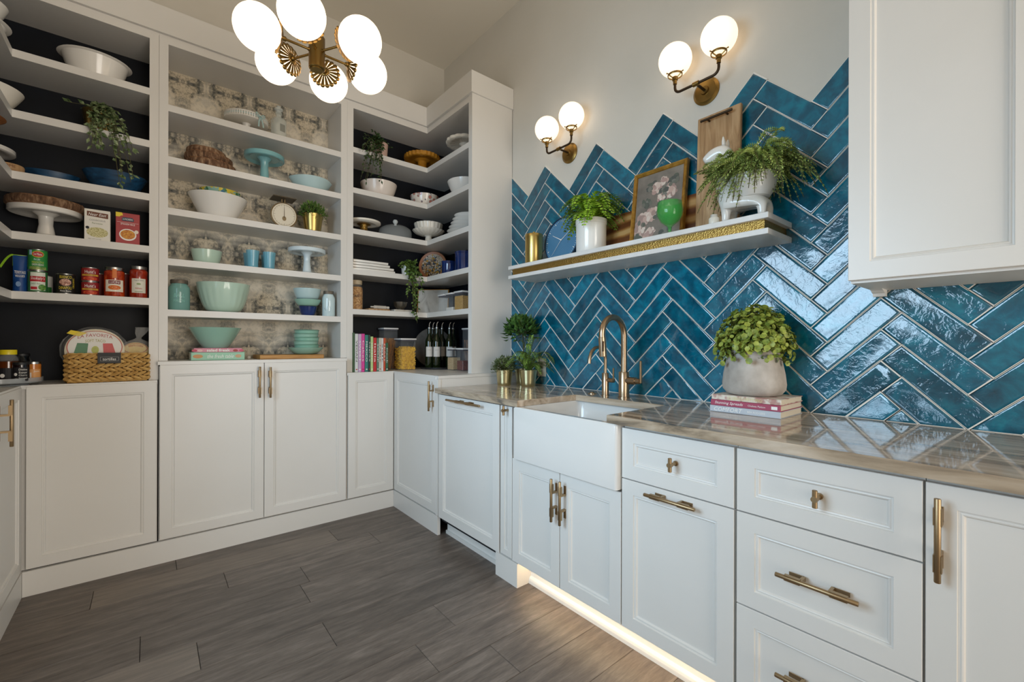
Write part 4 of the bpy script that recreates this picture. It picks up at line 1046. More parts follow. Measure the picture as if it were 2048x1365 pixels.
mp = flatmap(Vector((-.005, -.03, .100))+TN*.006, (1, 0, 0), TV, TN); put(t, 'printed_ring', p_ell(mp, 0, .03, .05, .028, .001, 30, .06), m_red); put(t, 'lettering', p_text(mp, 'WHITE CORN', 0, .04, .01, .0015, .06, arc=.006), m_red)
fm = MB(); vs_ = []; fs = []; nn_ = 18
for j, (z_, rx, ry) in enumerate(((.01, .05, .03), (.06, .066, .034), (.12, .070, .032), (.165, .05, .02), (.182, .014, .010), (.19, .010, .008), (.215, .022, .012), (.245, .030, .014))):
    for i in range(nn_): a = 2*PI*i/nn_; q = 1+rd.uniform(-.07, .07)*(1 if j < 4 else 4); vs_.append((rx*q*math.cos(a)+(.03*(z_-.17)/.075 if z_ > .17 else 0), -.012+ry*q*math.sin(a), z_))
for j in range(7):
    for i in range(nn_): fs.append((j*nn_+i, j*nn_+(i+1) % nn_, (j+1)*nn_+(i+1) % nn_, (j+1)*nn_+i))
fm.add(vs_, fs, True).build('bag', m_film, t)

# ================================================================== wallpapered middle shelves
# top
x, r, zt = extY(446, 540, 235, 3.2)
t = thing('cake_stand', 'white pierced-rim cake stand threaded with a pale ribbon', 'cake stand', (x, 3.2, 2.5))
MB().lathe([(0, 0), (.05, 0), (.05, .004), (.03, .014), (.018, .03), (.016, .05), (.026, .066), (0, .067)], 28).build('pedestal', m_white, t)
MB().lathe([(0, .067), (.112, .067), (.118, .070), (.119, .074), (.112, .074), (0, .073)], 44).build('plate', m_cream, t)
rimb = MB()
for i in range(56):
    a = 2*PI*i/56; R0 = .1175
    c1, s1 = math.cos(a), math.sin(a); w_ = .0035
    rimb.add([((R0+d)*c1-s1*q, (R0+d)*s1+c1*q, z) for z in (.072, .098) for d in (-.001, .002) for q in (-w_, w_)], [(0, 1, 3, 2), (4, 6, 7, 5), (0, 4, 5, 1), (2, 3, 7, 6), (0, 2, 6, 4), (1, 5, 7, 3)])
rimb.lathe([(.1165, .096), (.121, .096), (.121, .102), (.1165, .102), (.1165, .096)], 56, smooth=False)
rimb.build('pierced_rim', m_white, t, kind='stuff')
rb = MB().lathe([(.1192, .082), (.1192, .091)], 56); rb.build('ribbon', mat('ribbon_satin', '#a9c6c4', .35), t)
av = Vector((.45, -.89, 0)).normalized(); A0 = av*.122+Vector((0, 0, .086)); tw = Vector((-av.y, av.x, 0))
bow = MB()
for s, (dx, dz) in ((1, (.035, .012)), (-1, (.03, .014)), (1, (.020, -.06)), (-1, (.012, -.065))):
    p = A0+av*.004; q = p+tw*(s*dx)+Vector((0, 0, dz))
    if dz > 0: pts = [p, p+(q-p)*.6+Vector((0, 0, .010)), q, p+(q-p)*.6-Vector((0, 0, .008)), p]
    else: pts = [p, p.lerp(q, .5)+tw*.004*s, q]
    vs_ = []
    for w_ in (-1, 1):
        for u_ in pts: vs_.append(u_+Vector((0, 0, .004*w_)) if dz > 0 else u_+tw*(.005*w_)+av*.003)
    n_ = len(pts); bow.add(vs_, [(i, i+1, n_+i+1, n_+i) for i in range(n_-1)], True)
bow.build('bow', MATS['ribbon_satin'], t)
x, r, zt = extY(543, 572, 207, 3.16)
t = thing('glass_bottle', 'clear square apothecary bottle with a stopper on the top shelf', 'bottle', (x, 3.16, 2.5), .35); t.scale = (1.15, 1.15, 1.18)
q = []
for z_, k_ in ((0, .9), (.003, 1), (.105, 1), (.118, .8), (.126, .42), (.14, .40), (.142, .52), (.152, .52)):
    q.append((.034*k_, z_))
MB().lathe([(0, 0)]+q+[(0, .152)], 24, wob=lambda a, k: (1+.18*abs(math.sin(2*a))) if k < 5 else 1).build('bottle', mat('bottle_glass', '#dfe8e4', .05, alpha=.35), t)
MB().lathe([(.012, .152), (.012, .158), (.022, .166), (.022, .172), (.008, .178), (.012, .186), (0, .19)], 20).build('stopper', mat('bottle_glass2', '#e6ece9', .06, alpha=.55), t)
mp = flatmap((0, -.0365, .02), (1, 0, 0), (0, 0, 1), (0, -1, 0)); put(t, 'label_print', p_rect(mp, -.015, .02, .015, .06, .0005), mat('label_smoke', '#7d7f78', .6, alpha=.6))
# second
ws = 'bark-edged wood slices stacked together'
slice_('wood_slice', 'widest bark-edged wood slice at the bottom of the stack of three', (.285, 3.2, 2.215), .128, .043, 11)
slice_('wood_slice', 'middle bark-edged wood slice of the stack of three', (.276, 3.2, 2.2585), .119, .042, 12)
slice_('wood_slice', 'smallest bark-edged wood slice on top of the stack of three', (.262, 3.20, 2.301), .098, .032, 13)
x, r, zt = extY(487, 571, 310, 3.2)
stand('cake_stand', 'aqua cake stand with a straight turned stem', (x, 3.2, 2.215), .115, .172, m_aqua, .05, .022, .018, neck=.6)
x, r, zt = extY(575, 668, 352, 3.2)
t = thing('mixing_bowl', 'pale blue glass bowl with pouring spouts', 'bowl', (x, 3.2, 2.215))
pr = bp(.126, .082, .066, .6); MB().lathe(shell(pr, .005), 44, wob=lambda a, k: 1+(.10*max(0, math.cos(a))**24+.10*max(0, -math.cos(a))**24)*(k/10 if k < 13 else .8)).build('bowl', m_paleblue, t)
# third
bowl('serving_bowl', 'large white flared bowl holding a patterned bowl', (.325, 3.2, 1.932), .142, .138, .078, m_white, .9, sx=1.07, sy=.98, t=.006)
m_patt = mat('painted_pattern', '#8fb7a8', .3, coat=.3); t_ = NT(m_patt); c_ = t_.coord('Object'); v_ = t_.new('TexVoronoi'); v_.inputs['Scale'].default_value = 60; t_.link(c_, 0, v_, 'Vector')
hs = t_.ramp([(.0, '#2f6f8f'), (.3, '#8fb7a8'), (.55, '#d9c23f'), (.75, '#3f7a55'), (.9, '#e3ddc8')], 'CONSTANT'); t_.link(v_, 'Color', hs, 0); t_.base(hs)
bowl('patterned_bowl', 'hand-painted green and yellow bowl nested in the large white bowl', (.334, 3.21, 1.992), .108, .115, .045, m_patt, .7)
x, r, zt = extY(541, 592, 400, 3.17)
t = thing('kitchen_scale', 'vintage cream dial kitchen scale with a tin pan', 'scale', (x, 3.17, 1.932)); t.scale = (1.2, 1.2, 1.25)
m_scale = mat('cream_enamel', '#ddd5c2', .4)
MB().rbox(-.045, -.025, 0, .045, .05, .012, .003).rbox(-.03, -.005, .01, .03, .045, .12, .006).build('housing', m_scale, t)
RX = Matrix.Rotation(PI/2, 4, 'X')
MB().lathe([(0, 0), (.062, 0), (.066, .004), (.066, .012), (.060, .016)], 40).xf(Matrix.Translation((0, -.008, .069)) @ RX).build('dial_case', mat('scale_rim', '#8a7350', .5, .4), t)
MB().lathe([(0, .0155), (.060, .0155)], 40).xf(Matrix.Translation((0, -.008, .069)) @ RX).build('dial', m_scale, t)
mp = flatmap((0, -.0240, .069), (1, 0, 0), (0, 0, 1), (0, -1, 0)); ticks = MB()
for i in range(24):
    a = 2*PI*i/24; L = .008 if i % 6 == 0 else .004; ca, sa = math.cos(a), math.sin(a)
    qq = p_poly(mp, [(ca*(.052-L)-sa*.0006, sa*(.052-L)+ca*.0006), (ca*.052-sa*.0006, sa*.052+ca*.0006), (ca*.052+sa*.0006, sa*.052-ca*.0006), (ca*(.052-L)+sa*.0006, sa*(.052-L)-ca*.0006)], .0004); ticks.add(qq.v, qq.f)
put(t, 'dial_marks', ticks, m_txtg); put(t, 'needle', p_poly(mp, [(-.0018, -.015), (.0018, -.015), (.0006, .042), (-.0006, .042)], .001), cm('#5a4630')); put(t, 'dial_ring', p_ell(mp, 0, 0, .054, .054, .0003, 32, .03), cm('#a3916f')); put(t, 'dial_emblem', p_ell(mp, 0, -.018, .010, .012, .0006), cm('#8a744f'))
MB().rbox(-.010, -.005, .118, -.004, .01, .158, .001).rbox(.004, -.005, .118, .010, .01, .158, .001).build('pan_posts', MATS['scale_rim'], t)
MB().rbox(-.058, -.05, .155, .058, .055, .160, .002).build('pan', mat('pan_tin', '#6b6152', .45, .5), t)
x, r, zt = extY(600, 650, 430, 3.14)
t = thing('potted_plant', 'small boxwood plant in a shiny gold pot beside the scale', 'plant', (x+.004, 3.15, 1.932))
pot(t, .065, .122, .050, m_gold); tuft(t, (0, 0, .115), .078, .085, 620, m_leafm, .026, .009, 21)
# fourth
x, r, zt = extY(383, 444, 500, 3.2); bowl('cereal_bowl', 'small mint green bowl beside the turquoise tumblers', (x, 3.2, 1.652), .078, .086, .05, m_mint, .45)
tum = []
for i, (l, r_, y, lab) in enumerate(((491, 520, 3.13, 'turquoise pressed-glass tumbler in front, nearest the mint bowl'), (524.5, 553, 3.13, 'turquoise pressed-glass tumbler in front, nearest the milk glass stand'), (487, 512, 3.25, 'turquoise tumbler standing behind, on the mint bowl side'), (522, 547, 3.25, 'turquoise tumbler standing behind, on the milk glass stand side'))):
    x, R, zt = extY(l, r_, 498, y)
    if i == 0:
        base = one(MB().lathe(shell([(0, 0), (.028, 0), (.030, .004), (.031, .04), (.034, .08), (.037, .108)], .0025), 32, wob=lambda a, k: 1+.02*math.cos(10*a)), 'tumbler', m_glassb, (x, y, 1.652), lab, 'glass', 0, 'turquoise tumblers')
    else:
        o = base.copy(); COL.objects.link(o); o.location = (x, y, 1.652); o['label'] = lab
x, r, zt = extY(574, 654, 495, 3.2)
stand('cake_stand', 'milk glass cake stand with a scalloped skirt next to the tumblers', (x, 3.2, 1.652), .117, .166, m_milk, .056, .020, .016, neck=.55)
# fifth
x, r, zt = extY(339, 376, 562, 3.16)
def mason(label, loc, R, h, mb_, ml):
    t = thing('mason_jar', label, 'jar', loc)
    MB().lathe([(0, 0), (R*.93, 0), (R, .006), (R, h*.70), (R*.96, h*.76), (R*.76, h*.85), (R*.74, h*.90), (0, h*.9)], 32).build('jar', mb_, t)
    MB().lathe([(R*.80, h*.875), (R*.82, h*.88), (R*.82, h*.985), (R*.79, h), (0, h)], 32).build('lid', ml, t)
    return t, cylmap(R, face_cam(loc[0], loc[1]))
t, mp = mason('aqua glass canning jar with a zinc lid beside the fluted bowl', (x+.002, 3.16, 1.37), .051, .176, m_glassj, m_zinc)
put(t, 'embossing', p_text(mp, 'BALL', 0, .085, .020, .0006, .05, .2), mat('emboss_aqua', '#8cc4b9', .1)); put(t, 'embossing', p_text(mp, 'MASON', 0, .055, .014, .0006, .05), MATS['emboss_aqua'])
x, r, zt = extY(392, 503, 567, 3.205)
bowl('mixing_bowl', 'large fluted jadeite mixing bowl', (x, 3.205, 1.37), .1395, .176, .062, m_mint, .42, .006, wob=lambda a, k: 1+(.018*abs(math.cos(11*a)) if 2 < k < 10 else 0), n=110)
x, r, zt = extY(583, 640, 580, 3.2)
bowl('small_bowl', 'dark blue bowl with white drip rim at the bottom of the stack', (.836, 3.2, 1.37), .058, .066, .03, m_navyg, .5)
bowl('compote', 'pale green pedestal dish stacked on the dark blue bowl', (.836, 3.2, 1.4365), .084, .046, .034, m_mintd, .35)
bowl('enamel_bowl', 'pale green bowl with a dark rim on top of the stack', (.832, 3.2, 1.483), .088, .072, .055, m_paleblue, .45)
x, r, zt = extY(643.5, 671, 583, 3.15)
t, mp = mason('small white jar painted with blue branches and a bronze lid', (x, 3.15, 1.37), .041, .176, mat('painted_white_jar', '#c9dde0', .12, coat=.5), m_zinc)
br = MB()
for i, (u, v, a) in enumerate(((-.015, .02, .7), (.005, .03, 1.3), (.014, .05, 2.0), (-.01, .06, .9), (.0, .075, 1.6), (-.018, .04, 2.2))):
    qq = p_poly(mp, [(u, v), (u+.022*math.cos(a), v+.022*math.sin(a)), (u+.022*math.cos(a)+.001, v+.022*math.sin(a)+.001), (u+.0015, v+.0003)], .0006); br.add(qq.v, qq.f)
put(t, 'painted_branches', br, cm('#2f6f96'))
# sixth: bowl on two books, board with stacked bowls
a, b = onY(382, 715, 3.085), onY(489.5, 715, 3.085)
t = book('cookbook', 'mint green cookbook lying flat under a pink book', a.x, 3.085, 1.0855, b.x, 3.31, 1.1315, cm('#9cc9ae'), '-y')
mp = flatmap((0, -.1125, 0), (1, 0, 0), (0, 0, 1), (0, -1, 0)); put(t, 'spine_lettering', p_text(mp, 'the fresh table', .01, .023, .022, .0005, .13, .3), m_txtw)
put(t, 'spine_motif', p_ell(mp, -.10, .023, .024, .011, .0005), cm('#c98f5a')); put(t, 'spine_motif', p_ell(mp, .098, .023, .016, .010, .0005), cm('#c9a07a'))
a2, b2 = onY(387.5, 705, 3.095), onY(484, 705, 3.095)
t = book('cookbook', 'pink salad cookbook lying on the mint green book', a2.x, 3.095, 1.1318, b2.x, 3.31, 1.1555, cm('#d88f9f'), '-y')
mp = flatmap((0, -.1075, 0), (1, 0, 0), (0, 0, 1), (0, -1, 0)); put(t, 'spine_lettering', p_text(mp, 'salad freak', .0, .012, .017, .0008, .115, bold=.02), m_txtw)
for u, cc in ((-.115, '#c2455f'), (-.09, '#e7b7b5'), (.085, '#a33a3a'), (.115, '#c9506a')): put(t, 'spine_motif', p_ell(mp, u, .010, .013, .007, .0005), cm(cc))
x, r, zt = extY(382, 483, 656, 3.2)
bowl('salad_bowl', 'sea green flared salad bowl on two stacked books', (x-.003, 3.2, 1.156), .134, .122, .062, m_mintd, .85, .006, wob=lambda a, k: 1+.012*math.sin(3*a)*(k/12))
x, r, zt = extY(498, 504, 712, 3.12); one(MB().sphere((0, 0, .012), .012, 14, 8), 'glass_ornament', mat('milky_glass', '#cfc6b8', .1, alpha=.6), (.477, 3.13, 1.0855), 'tiny clear glass ornament beside the stacked books', 'ornament')
a, b = onY(520, 716, 3.08), onY(648, 716, 3.08)
one(MB().rbox(-(b.x-a.x)/2, -.12, 0, (b.x-a.x)/2, .12, .026, .002), 'cutting_board', m_mustard if False else nmat('oak_board', [(.3, '#a06f35'), (.7, '#c99450')], 5, rough=.5, stretch=(1.5, 12, 12)), ((a.x+b.x)/2, 3.20, 1.0855), 'honey coloured cutting board lying under green bowls', 'cutting board')
bowl('shallow_bowl', 'wide shallow green bowl on the cutting board', (.822, 3.195, 1.112), .112, .045, .055, m_mintd, .6)
for i in range(5):
    bowl('soup_bowl', ['lowest', 'second', 'middle', 'fourth', 'topmost'][i]+' green bowl of the stack of five on the shallow bowl', (.826+.002*(-1)**i, 3.195, 1.1178+.0245*i), .0765, .054, .05, m_mintd if i % 2 else mat('sea_green_glaze_b', '#8fbda9', .18, coat=.4), .35, .004, lip=.002, group='stacked green soup bowls')

# ================================================================== right corner shelves
def wing(px, py, x): return onX(px, py, x)
# top
x, r, zt = extY(740, 778, 285, 3.16)
t = thing('potted_plant', 'trailing vine in a blush pot on the right corner top shelf', 'plant', (x, 3.17, 2.56))
pot(t, .066, .115, .058, mat('blush_ceramic', '#d3b3a6', .35))
rd = random.Random(15); paths = []
for i in range(24):
    px_ = rd.uniform(720, 768); py_ = rd.uniform(295, 368); e = onY(px_, py_, rd.uniform(3.0, 3.045))-Vector((x, 3.17, 2.56)); a = Vector((rd.uniform(-.05, .02), rd.uniform(-.03, .02), .112))
    paths.append(bez(a, a+Vector((-.01, -.01, .07)), (a.x*.5+e.x*.5, -.11, .12), (e.x, min(e.y, -.118), e.z), 8))
for e in ((-.10, .0, .16), (-.06, -.03, .19), (-.02, -.02, .17), (.05, -.03, .13), (.085, -.04, .10), (-.12, -.03, .12)): paths.append(bez((0, 0, .11), (0, 0, .14), (e[0]*.5, e[1], e[2]), e, 6))
vines(t, paths, m_leafd, .026, .014, 3, seed=6)
x, r, zt = extY(809, 884, 312, 3.24)
t = stand('cake_stand', 'mustard yellow ruffled cake stand at the corner of the top shelf', (1.70, 3.20, 2.56), .142, .115, m_mustard, .05, .034, .012, wob=lambda a, k: 1+(.022*math.sin(26*a) if k in (4, 5, 6) else 0), lipup=.016, n=130)
stand('cake_stand', 'white scalloped cake stand at the wing end of the top shelf', (1.832, 2.78, 2.56), .138, .140, m_cream, .05, .022, .012, wob=scallop(16, .05), n=96)
# second
x, r, zt = extY(723, 793, 358, 3.2)
m_blush = nmat('blush_fleck', [(.30, '#cfab9d'), (.38, '#e3d6cb'), (.8, '#ebe2d8')], 9, rough=.25, coat=.2)
bowl('serving_bowl', 'cream bowl with a blush marbled rim below the trailing vine', (x-.002, 3.2, 2.277), .133, .108, .075, m_blush, .45, .008)
m_floral = mat('floral_glaze', '#e6ddd2', .2, coat=.3); t_ = NT(m_floral); c_ = t_.coord('Object'); v_ = t_.new('TexVoronoi'); v_.inputs['Scale'].default_value = 26; t_.link(c_, 0, v_, 'Vector')
r_ = t_.ramp([(0, '#b5655a'), (.28, '#cf8f7c'), (.36, '#5a6470'), (.40, '#e6ddd2')]); t_.link(v_, 0, r_, 0); t_.base(r_)
bowl('serving_bowl', 'small bowl painted with coral flowers at the shelf corner', (1.715, 3.19, 2.277), .114, .094, .066, m_floral, .45)
bowl('serving_bowl', 'plain white bowl at the wing end of the second right shelf', (1.832, 2.765, 2.277), .138, .115, .06, m_white, .55)
# third
t = stand('cake_stand', 'cream plate cake stand on a short hammered gold foot', (1.222, 3.20, 1.99), .120, .088, m_cream, .035, .026, .006, stem_m=m_hammer, neck=.5)
x, r, zt = extY(766, 832, 440, 3.18)
t = thing('glass_cloche', 'clear glass cloche with a round knob', 'cloche', (1.472, 3.205, 1.99)); t.scale = (1.32, 1.32, 1.18)
MB().lathe([(.094, 0), (.094, .05), (.088, .068), (.065, .085), (.03, .094), (.010, .097)], 40).build('dome', mat('cloche_glass', '#dfe6e6', .03, alpha=.17), t)
MB().lathe([(.008, .096), (.007, .104), (.013, .112), (.015, .121), (.010, .131), (0, .134)], 24).build('knob', mat('cloche_knob', '#dfe6e6', .03, alpha=.6), t)
flut = lambda a, k: 1+.035*abs(math.sin(10*a))
def compote(label, loc, H0, R):
    t = thing('compote_bowl', label, 'bowl', loc)
    MB().lathe([(0, 0), (R*.55, 0), (R*.5, .008), (R*.25, .018), (R*.2, H0*.55), (R*.3, H0*.62), (0, H0*.63)], 32).build('foot', m_cream, t)
    MB().lathe(shell([(0, H0*.6), (R*.45, H0*.62), (R*.85, H0*.78), (R, H0*.95), (R*1.02, H0)], .005), 100, wob=flut).build('bowl', m_cream, t)
    return t
compote('cream fluted footed bowl carrying a smaller fluted bowl', (1.742, 3.17, 1.99), .108, .122)
bowl('fluted_bowl', 'smaller cream fluted bowl nested on the footed bowl', (1.742, 3.17, 2.060), .112, .09, .066, m_cream, .4, wob=flut, n=100)
for i in range(5):
    bowl('platter', ['bottom', 'second', 'third', 'fourth', 'top'][i]+' white plate of the leaning stack at the wing end', (1.832, 2.765-.012*i, 1.99+.027*i), .140-.007*i, .036, .08, m_white, 1.1, .005, group='white plates stacked on the right wing')
# fourth
for i in range(4):
    w_ = (.16, .155, .138, .13)[i]; x0 = (1.262, 1.258, 1.243, 1.238)[i]
    t = one(MB().rbox(-w_, -.10, 0, w_, .10, .017, .004, 2).rbox(-w_+.02, -.08, .0165, w_-.02, .08, .0185, .001), 'rectangular_plate', m_white, (x0, 3.195, 1.708+.0195*i), ['lowest, widest', 'second', 'third', 'topmost'][i]+' white rectangular plate in the stack', 'plate', 0, 'stacked rectangular plates')
MB()
t = thing('potted_plant', 'long trailing ivy hanging past two right corner shelves', 'plant', (1.545, 3.15, 1.708))
pot(t, .045, .08, .04, m_white)
rd = random.Random(33); paths = []
for i in range(26):
    k_ = i/25; px_ = rd.uniform(812, 848); py_ = rd.uniform(545, 655) if i % 3 else rd.uniform(520, 560)
    if py_ > 600: px_ = rd.uniform(815, 840)
    e = onY(px_, py_, rd.uniform(2.99, 3.035))-Vector((1.545, 3.15, 1.708)); a = Vector((rd.uniform(-.03, .03), rd.uniform(-.03, .02), .078))
    paths.append(bez(a, a+Vector((rd.uniform(-.04, .04), -.02, .05)), (a.x*.4+e.x*.6, -.115, .06), (e.x, min(e.y, -.112), e.z), 9))
for i in range(10): a = Vector((0, 0, .075)); paths.append(bez(a, a+Vector((0, 0, .03)), (rd.uniform(-.06, .05), rd.uniform(-.05, .02), .12), (rd.uniform(-.10, .06), rd.uniform(-.08, .0), rd.uniform(.06, .13)), 5))
vines(t, paths, m_leafm, .027, .015, 3, seed=9)
t = thing('mosaic_plate', 'terracotta rimmed plate with a mosaic pattern propped upright', 'plate', (1.81, 3.215, 1.71)); t.scale = (1.04, 1.04, 1.04)
m_mos = mat('mosaic_print', '#b59a86', .3, coat=.3); t_ = NT(m_mos); c_ = t_.coord('Object'); v_ = t_.new('TexVoronoi'); v_.inputs['Scale'].default_value = 75; t_.link(c_, 0, v_, 'Vector')
r_ = t_.ramp([(0, '#8a6a4a'), (.2, '#c9b9a3'), (.4, '#3a4658'), (.52, '#cdbba2'), (.7, '#c79a3a'), (.82, '#8fa0a3'), (.93, '#a3553a')], 'CONSTANT'); t_.link(v_, 'Color', r_, 0)
e_ = t_.new('TexVoronoi', feature='DISTANCE_TO_EDGE'); e_.inputs['Scale'].default_value = 75; t_.link(c_, 0, e_, 'Vector'); r2_ = t_.ramp([(.04, '#6b5a4a'), (.10, '#ffffff')]); t_.link(e_, 0, r2_, 0)
mx_ = t_.new('MixRGB', blend_type='MULTIPLY'); mx_.inputs[0].default_value = 1; t_.link(r_, 0, mx_, 1); t_.link(r2_, 0, mx_, 2); t_.base(mx_)
MT = Matrix.Translation((0, 0, .116)) @ Matrix.Rotation(math.radians(-48), 4, 'Z') @ Matrix.Rotation(math.radians(80), 4, 'X')
MB().lathe([(0, 0), (.07, 0), (.112, .010), (.114, .014), (.110, .016), (.092, .010), (.092, .0095)], 48).xf(MT).build('rim', mat('terracotta', '#a86f4c', .45), t)
MB().lathe([(.093, .0104), (.07, .0055), (0, .005)], 48).xf(MT).build('mosaic_face', m_mos, t)
put(t, 'prop_stand', MB().tube([(-.05, -.035, 0), (-.03, .02, .06), (-.03, .025, .004), (-.05, -.035, 0)], .003, 6).tube([(.03, -.055, 0), (.04, .01, .06), (.04, .02, .004), (.03, -.055, 0)], .003, 6), m_bronze)
p = onX(897, 540, 1.80)
for nm, lab, yy, xx, R_, h_ in (('utensil_crock', 'smaller cobalt blue glazed crock beside the mosaic plate', 2.905, 1.772, .055, .106), ('utensil_crock', 'larger cobalt blue glazed crock at the wing end', 2.715, 1.79, .070, .150)):
    t = thing(nm, lab, 'crock', (xx, yy, 1.708)); MB().lathe(shell([(0, 0), (R_*.95, 0), (R_, .004), (R_, h_-.012), (R_*1.04, h_-.010), (R_*1.04, h_)], .005), 36).build('crock', m_navyg, t)
# fifth shelf
x, r, zt = extY(697, 722, 562, 3.14)
t = thing('granola_jar', 'tall glass jar of granola with a pale lid beside the divider', 'jar', (1.1465, 3.15, 1.427)); t.scale = (1, 1, 1.13)
m_gran = nmat('granola', [(.3, '#6b3f1c'), (.5, '#b58242'), (.7, '#dcb87a')], 90, rough=.8, bump=.6)
MB().lathe([(0, .003), (.045, .003), (.046, .13), (.04, .145), (0, .147)], 30).build('granola', m_gran, t); MB().lathe([(0, 0), (.048, 0), (.049, .006), (.049, .135), (.040, .158), (.040, .168)], 30).build('jar', m_clear, t)
MB().lathe([(.042, .160), (.043, .184), (.040, .187), (0, .187)], 30).build('lid', cm('#b9a88c'), t); put(t, 'lettering', p_text(cylmap(.049, face_cam(1.14, 3.15)), 'OATS', .0, .085, .018, .0008, .05), m_txtk)
t = one(MB().rbox(-.085, -.05, 0, .085, .05, .013, .003), 'wooden_board', m_oak, (1.30, 3.15, 1.427), 'small wooden board under the rolling pins', 'board', .1)
mb = MB()
for z_, off in ((.0225, 0),): mb.lathe([(0, -.075), (.005, -.074), (.006, -.05), (.006, -.048), (.0125, -.046), (.0125, .046), (.006, .048), (.006, .05), (.010, .055), (.010, .07), (0, .075)], 20).xf(Matrix.Translation((0, 0, .0128)) @ Matrix.Rotation(PI/2, 4, 'Y'))
one(mb, 'rolling_pin', m_marble, (1.315, 3.12, 1.4405), 'short white marble rolling pin on the wooden board', 'rolling pin', .08)
one(MB().rbox(-.075, -.06, 0, .075, .05, .016, .004), 'marble_coaster', m_marble, (1.485, 3.15, 1.427), 'pale marble slab beside the trailing ivy', 'board', .05)
t = thing('pewter_bowl', 'small pewter bowl with a dark foot on the marble slab', 'bowl', (1.488, 3.15, 1.4432)); t.scale = (1.25, 1.25, 1.3); MB().lathe(shell([(0, .006), (.020, .006), (.036, .022), (.043, .046)], .0025), 30).build('bowl', m_steel, t); MB().lathe([(0, 0), (.022, 0), (.016, .006), (0, .006)], 24).build('foot', m_steel, t)
t = thing('marble_board', 'marble serving board with a wooden edge leaning in the corner', 'serving board', (1.80, 3.205, 1.428)); t.scale = (1.05, 1.05, 1.1); MT = Matrix.Rotation(math.radians(-44), 4, 'Z') @ Matrix.Rotation(math.radians(-10), 4, 'X')
MB().rbox(-.125, -.008, 0, .125, .008, .192, .003).xf(MT).build('edge', m_mustard, t); MB().rbox(-.118, -.0095, .005, .118, -.007, .186, .001).xf(MT).build('slab', m_marble, t)
def canister(label, cx, cy, zb, w, d, h, fill_m, fill_h, grp, seed=0, filled=None):
    t = thing('food_container', label, 'container', (cx, cy, zb), 0, grp)
    if fill_m is not None and filled is None: MB().rbox(-w/2+.003, -d/2+.003, .003, w/2-.003, d/2-.003, fill_h, .004).build('contents', fill_m, t, kind='stuff')
    lp = [rrect(-w/2, -d/2, w/2, d/2, .012, 3)]*3; v = []; f = []; n_ = len(lp[0])
    for k_, z_ in enumerate((0, h*.5, h-.016)): v += [(a_, b_, z_) for a_, b_ in lp[k_]]
    for k_ in range(2):
        for i in range(n_): f.append((k_*n_+i, k_*n_+(i+1) % n_, (k_+1)*n_+(i+1) % n_, (k_+1)*n_+i))
    f.append(tuple(range(n_)))
    MB().add(v, f, True).build('jar', m_clear, t)
    l_ = MB().rbox(-w/2-.003, -d/2-.003, h-.012, w/2+.003, d/2+.003, h, .004, 2).build('lid', m_lidw, t); MB().rbox(-w/2+.002, -d/2+.002, h-.020, w/2-.002, d/2-.002, h-.0115, .003).build('seal', m_seal, l_)
    return t
m_pasta = nmat('macaroni', [(.35, '#c9920c'), (.65, '#f2c41f')], 60, rough=.5); m_grain = nmat('grain', [(.35, '#a98a5e'), (.65, '#cdb48a')], 150, rough=.85); m_bean = nmat('red_beans', [(.35, '#4a1f18'), (.65, '#7d3a2c')], 120, rough=.5); m_seed = nmat('golden_seed', [(.35, '#9a7430'), (.65, '#c49a4a')], 160, rough=.8)
G5 = 'lidded containers on the right wing'
canister('white-lidded clear container, nearly empty, beside the marble board', 1.76, 2.93, 1.427, .085, .09, .135, None, 0, G5)
canister('white-lidded clear container between its two neighbours on the wing', 1.76, 2.815, 1.427, .085, .10, .137, mat('white_flour', '#d9d6cf', .9), .03, G5)
canister('white-lidded container of golden seeds at the wing end', 1.76, 2.69, 1.427, .085, .11, .140, m_seed, .105, G5)
# worktop of the right corner: cookbooks
cols = [('#3c5a34', 707, 709.5, 0.275, 'slim dark green cookbook against the divider', ''), ('#d5d6d2', 710, 716.5, 0.268, 'white cookbook with black handwriting on its spine', 'VEGAN'), ('#c3a6c4', 716.8, 723, 0.267, 'lilac cookbook beside the hot pink one', 'SWEET'), ('#d23f93', 723, 729.6, 0.269, 'hot pink cookbook with white lettering', 'Cakes'), ('#2f7d72', 730, 736.6, 0.261, 'teal cookbook with pale lettering', 'MEXICO'), ('#28382f', 737, 741, 0.261, 'thin dark green patterned cookbook', 'tapas'), ('#b7cf8a', 741.4, 746.6, 0.250, 'lime green cookbook beside the red one', 'GREENS'), ('#c5252a', 747, 753.2, 0.242, 'bright red cookbook with white lettering', 'Italia'), ('#5f7f6c', 753.6, 757.8, 0.241, 'grey green cookbook beside the red one', 'SOUP'), ('#cfc8b8', 758, 762.6, 0.241, 'cream cookbook with faint red lettering', 'TABLE'), ('#dcdcd8', 762.8, 767, 0.240, 'plain white slim cookbook', 'salt'), ('#c7512f', 767.2, 771.2, 0.240, 'orange red cookbook with white lettering', 'FEAST'), ('#2c6145', 771.6, 776.6, 0.206, 'short dark green cookbook at the end of the row', 'Cook')]
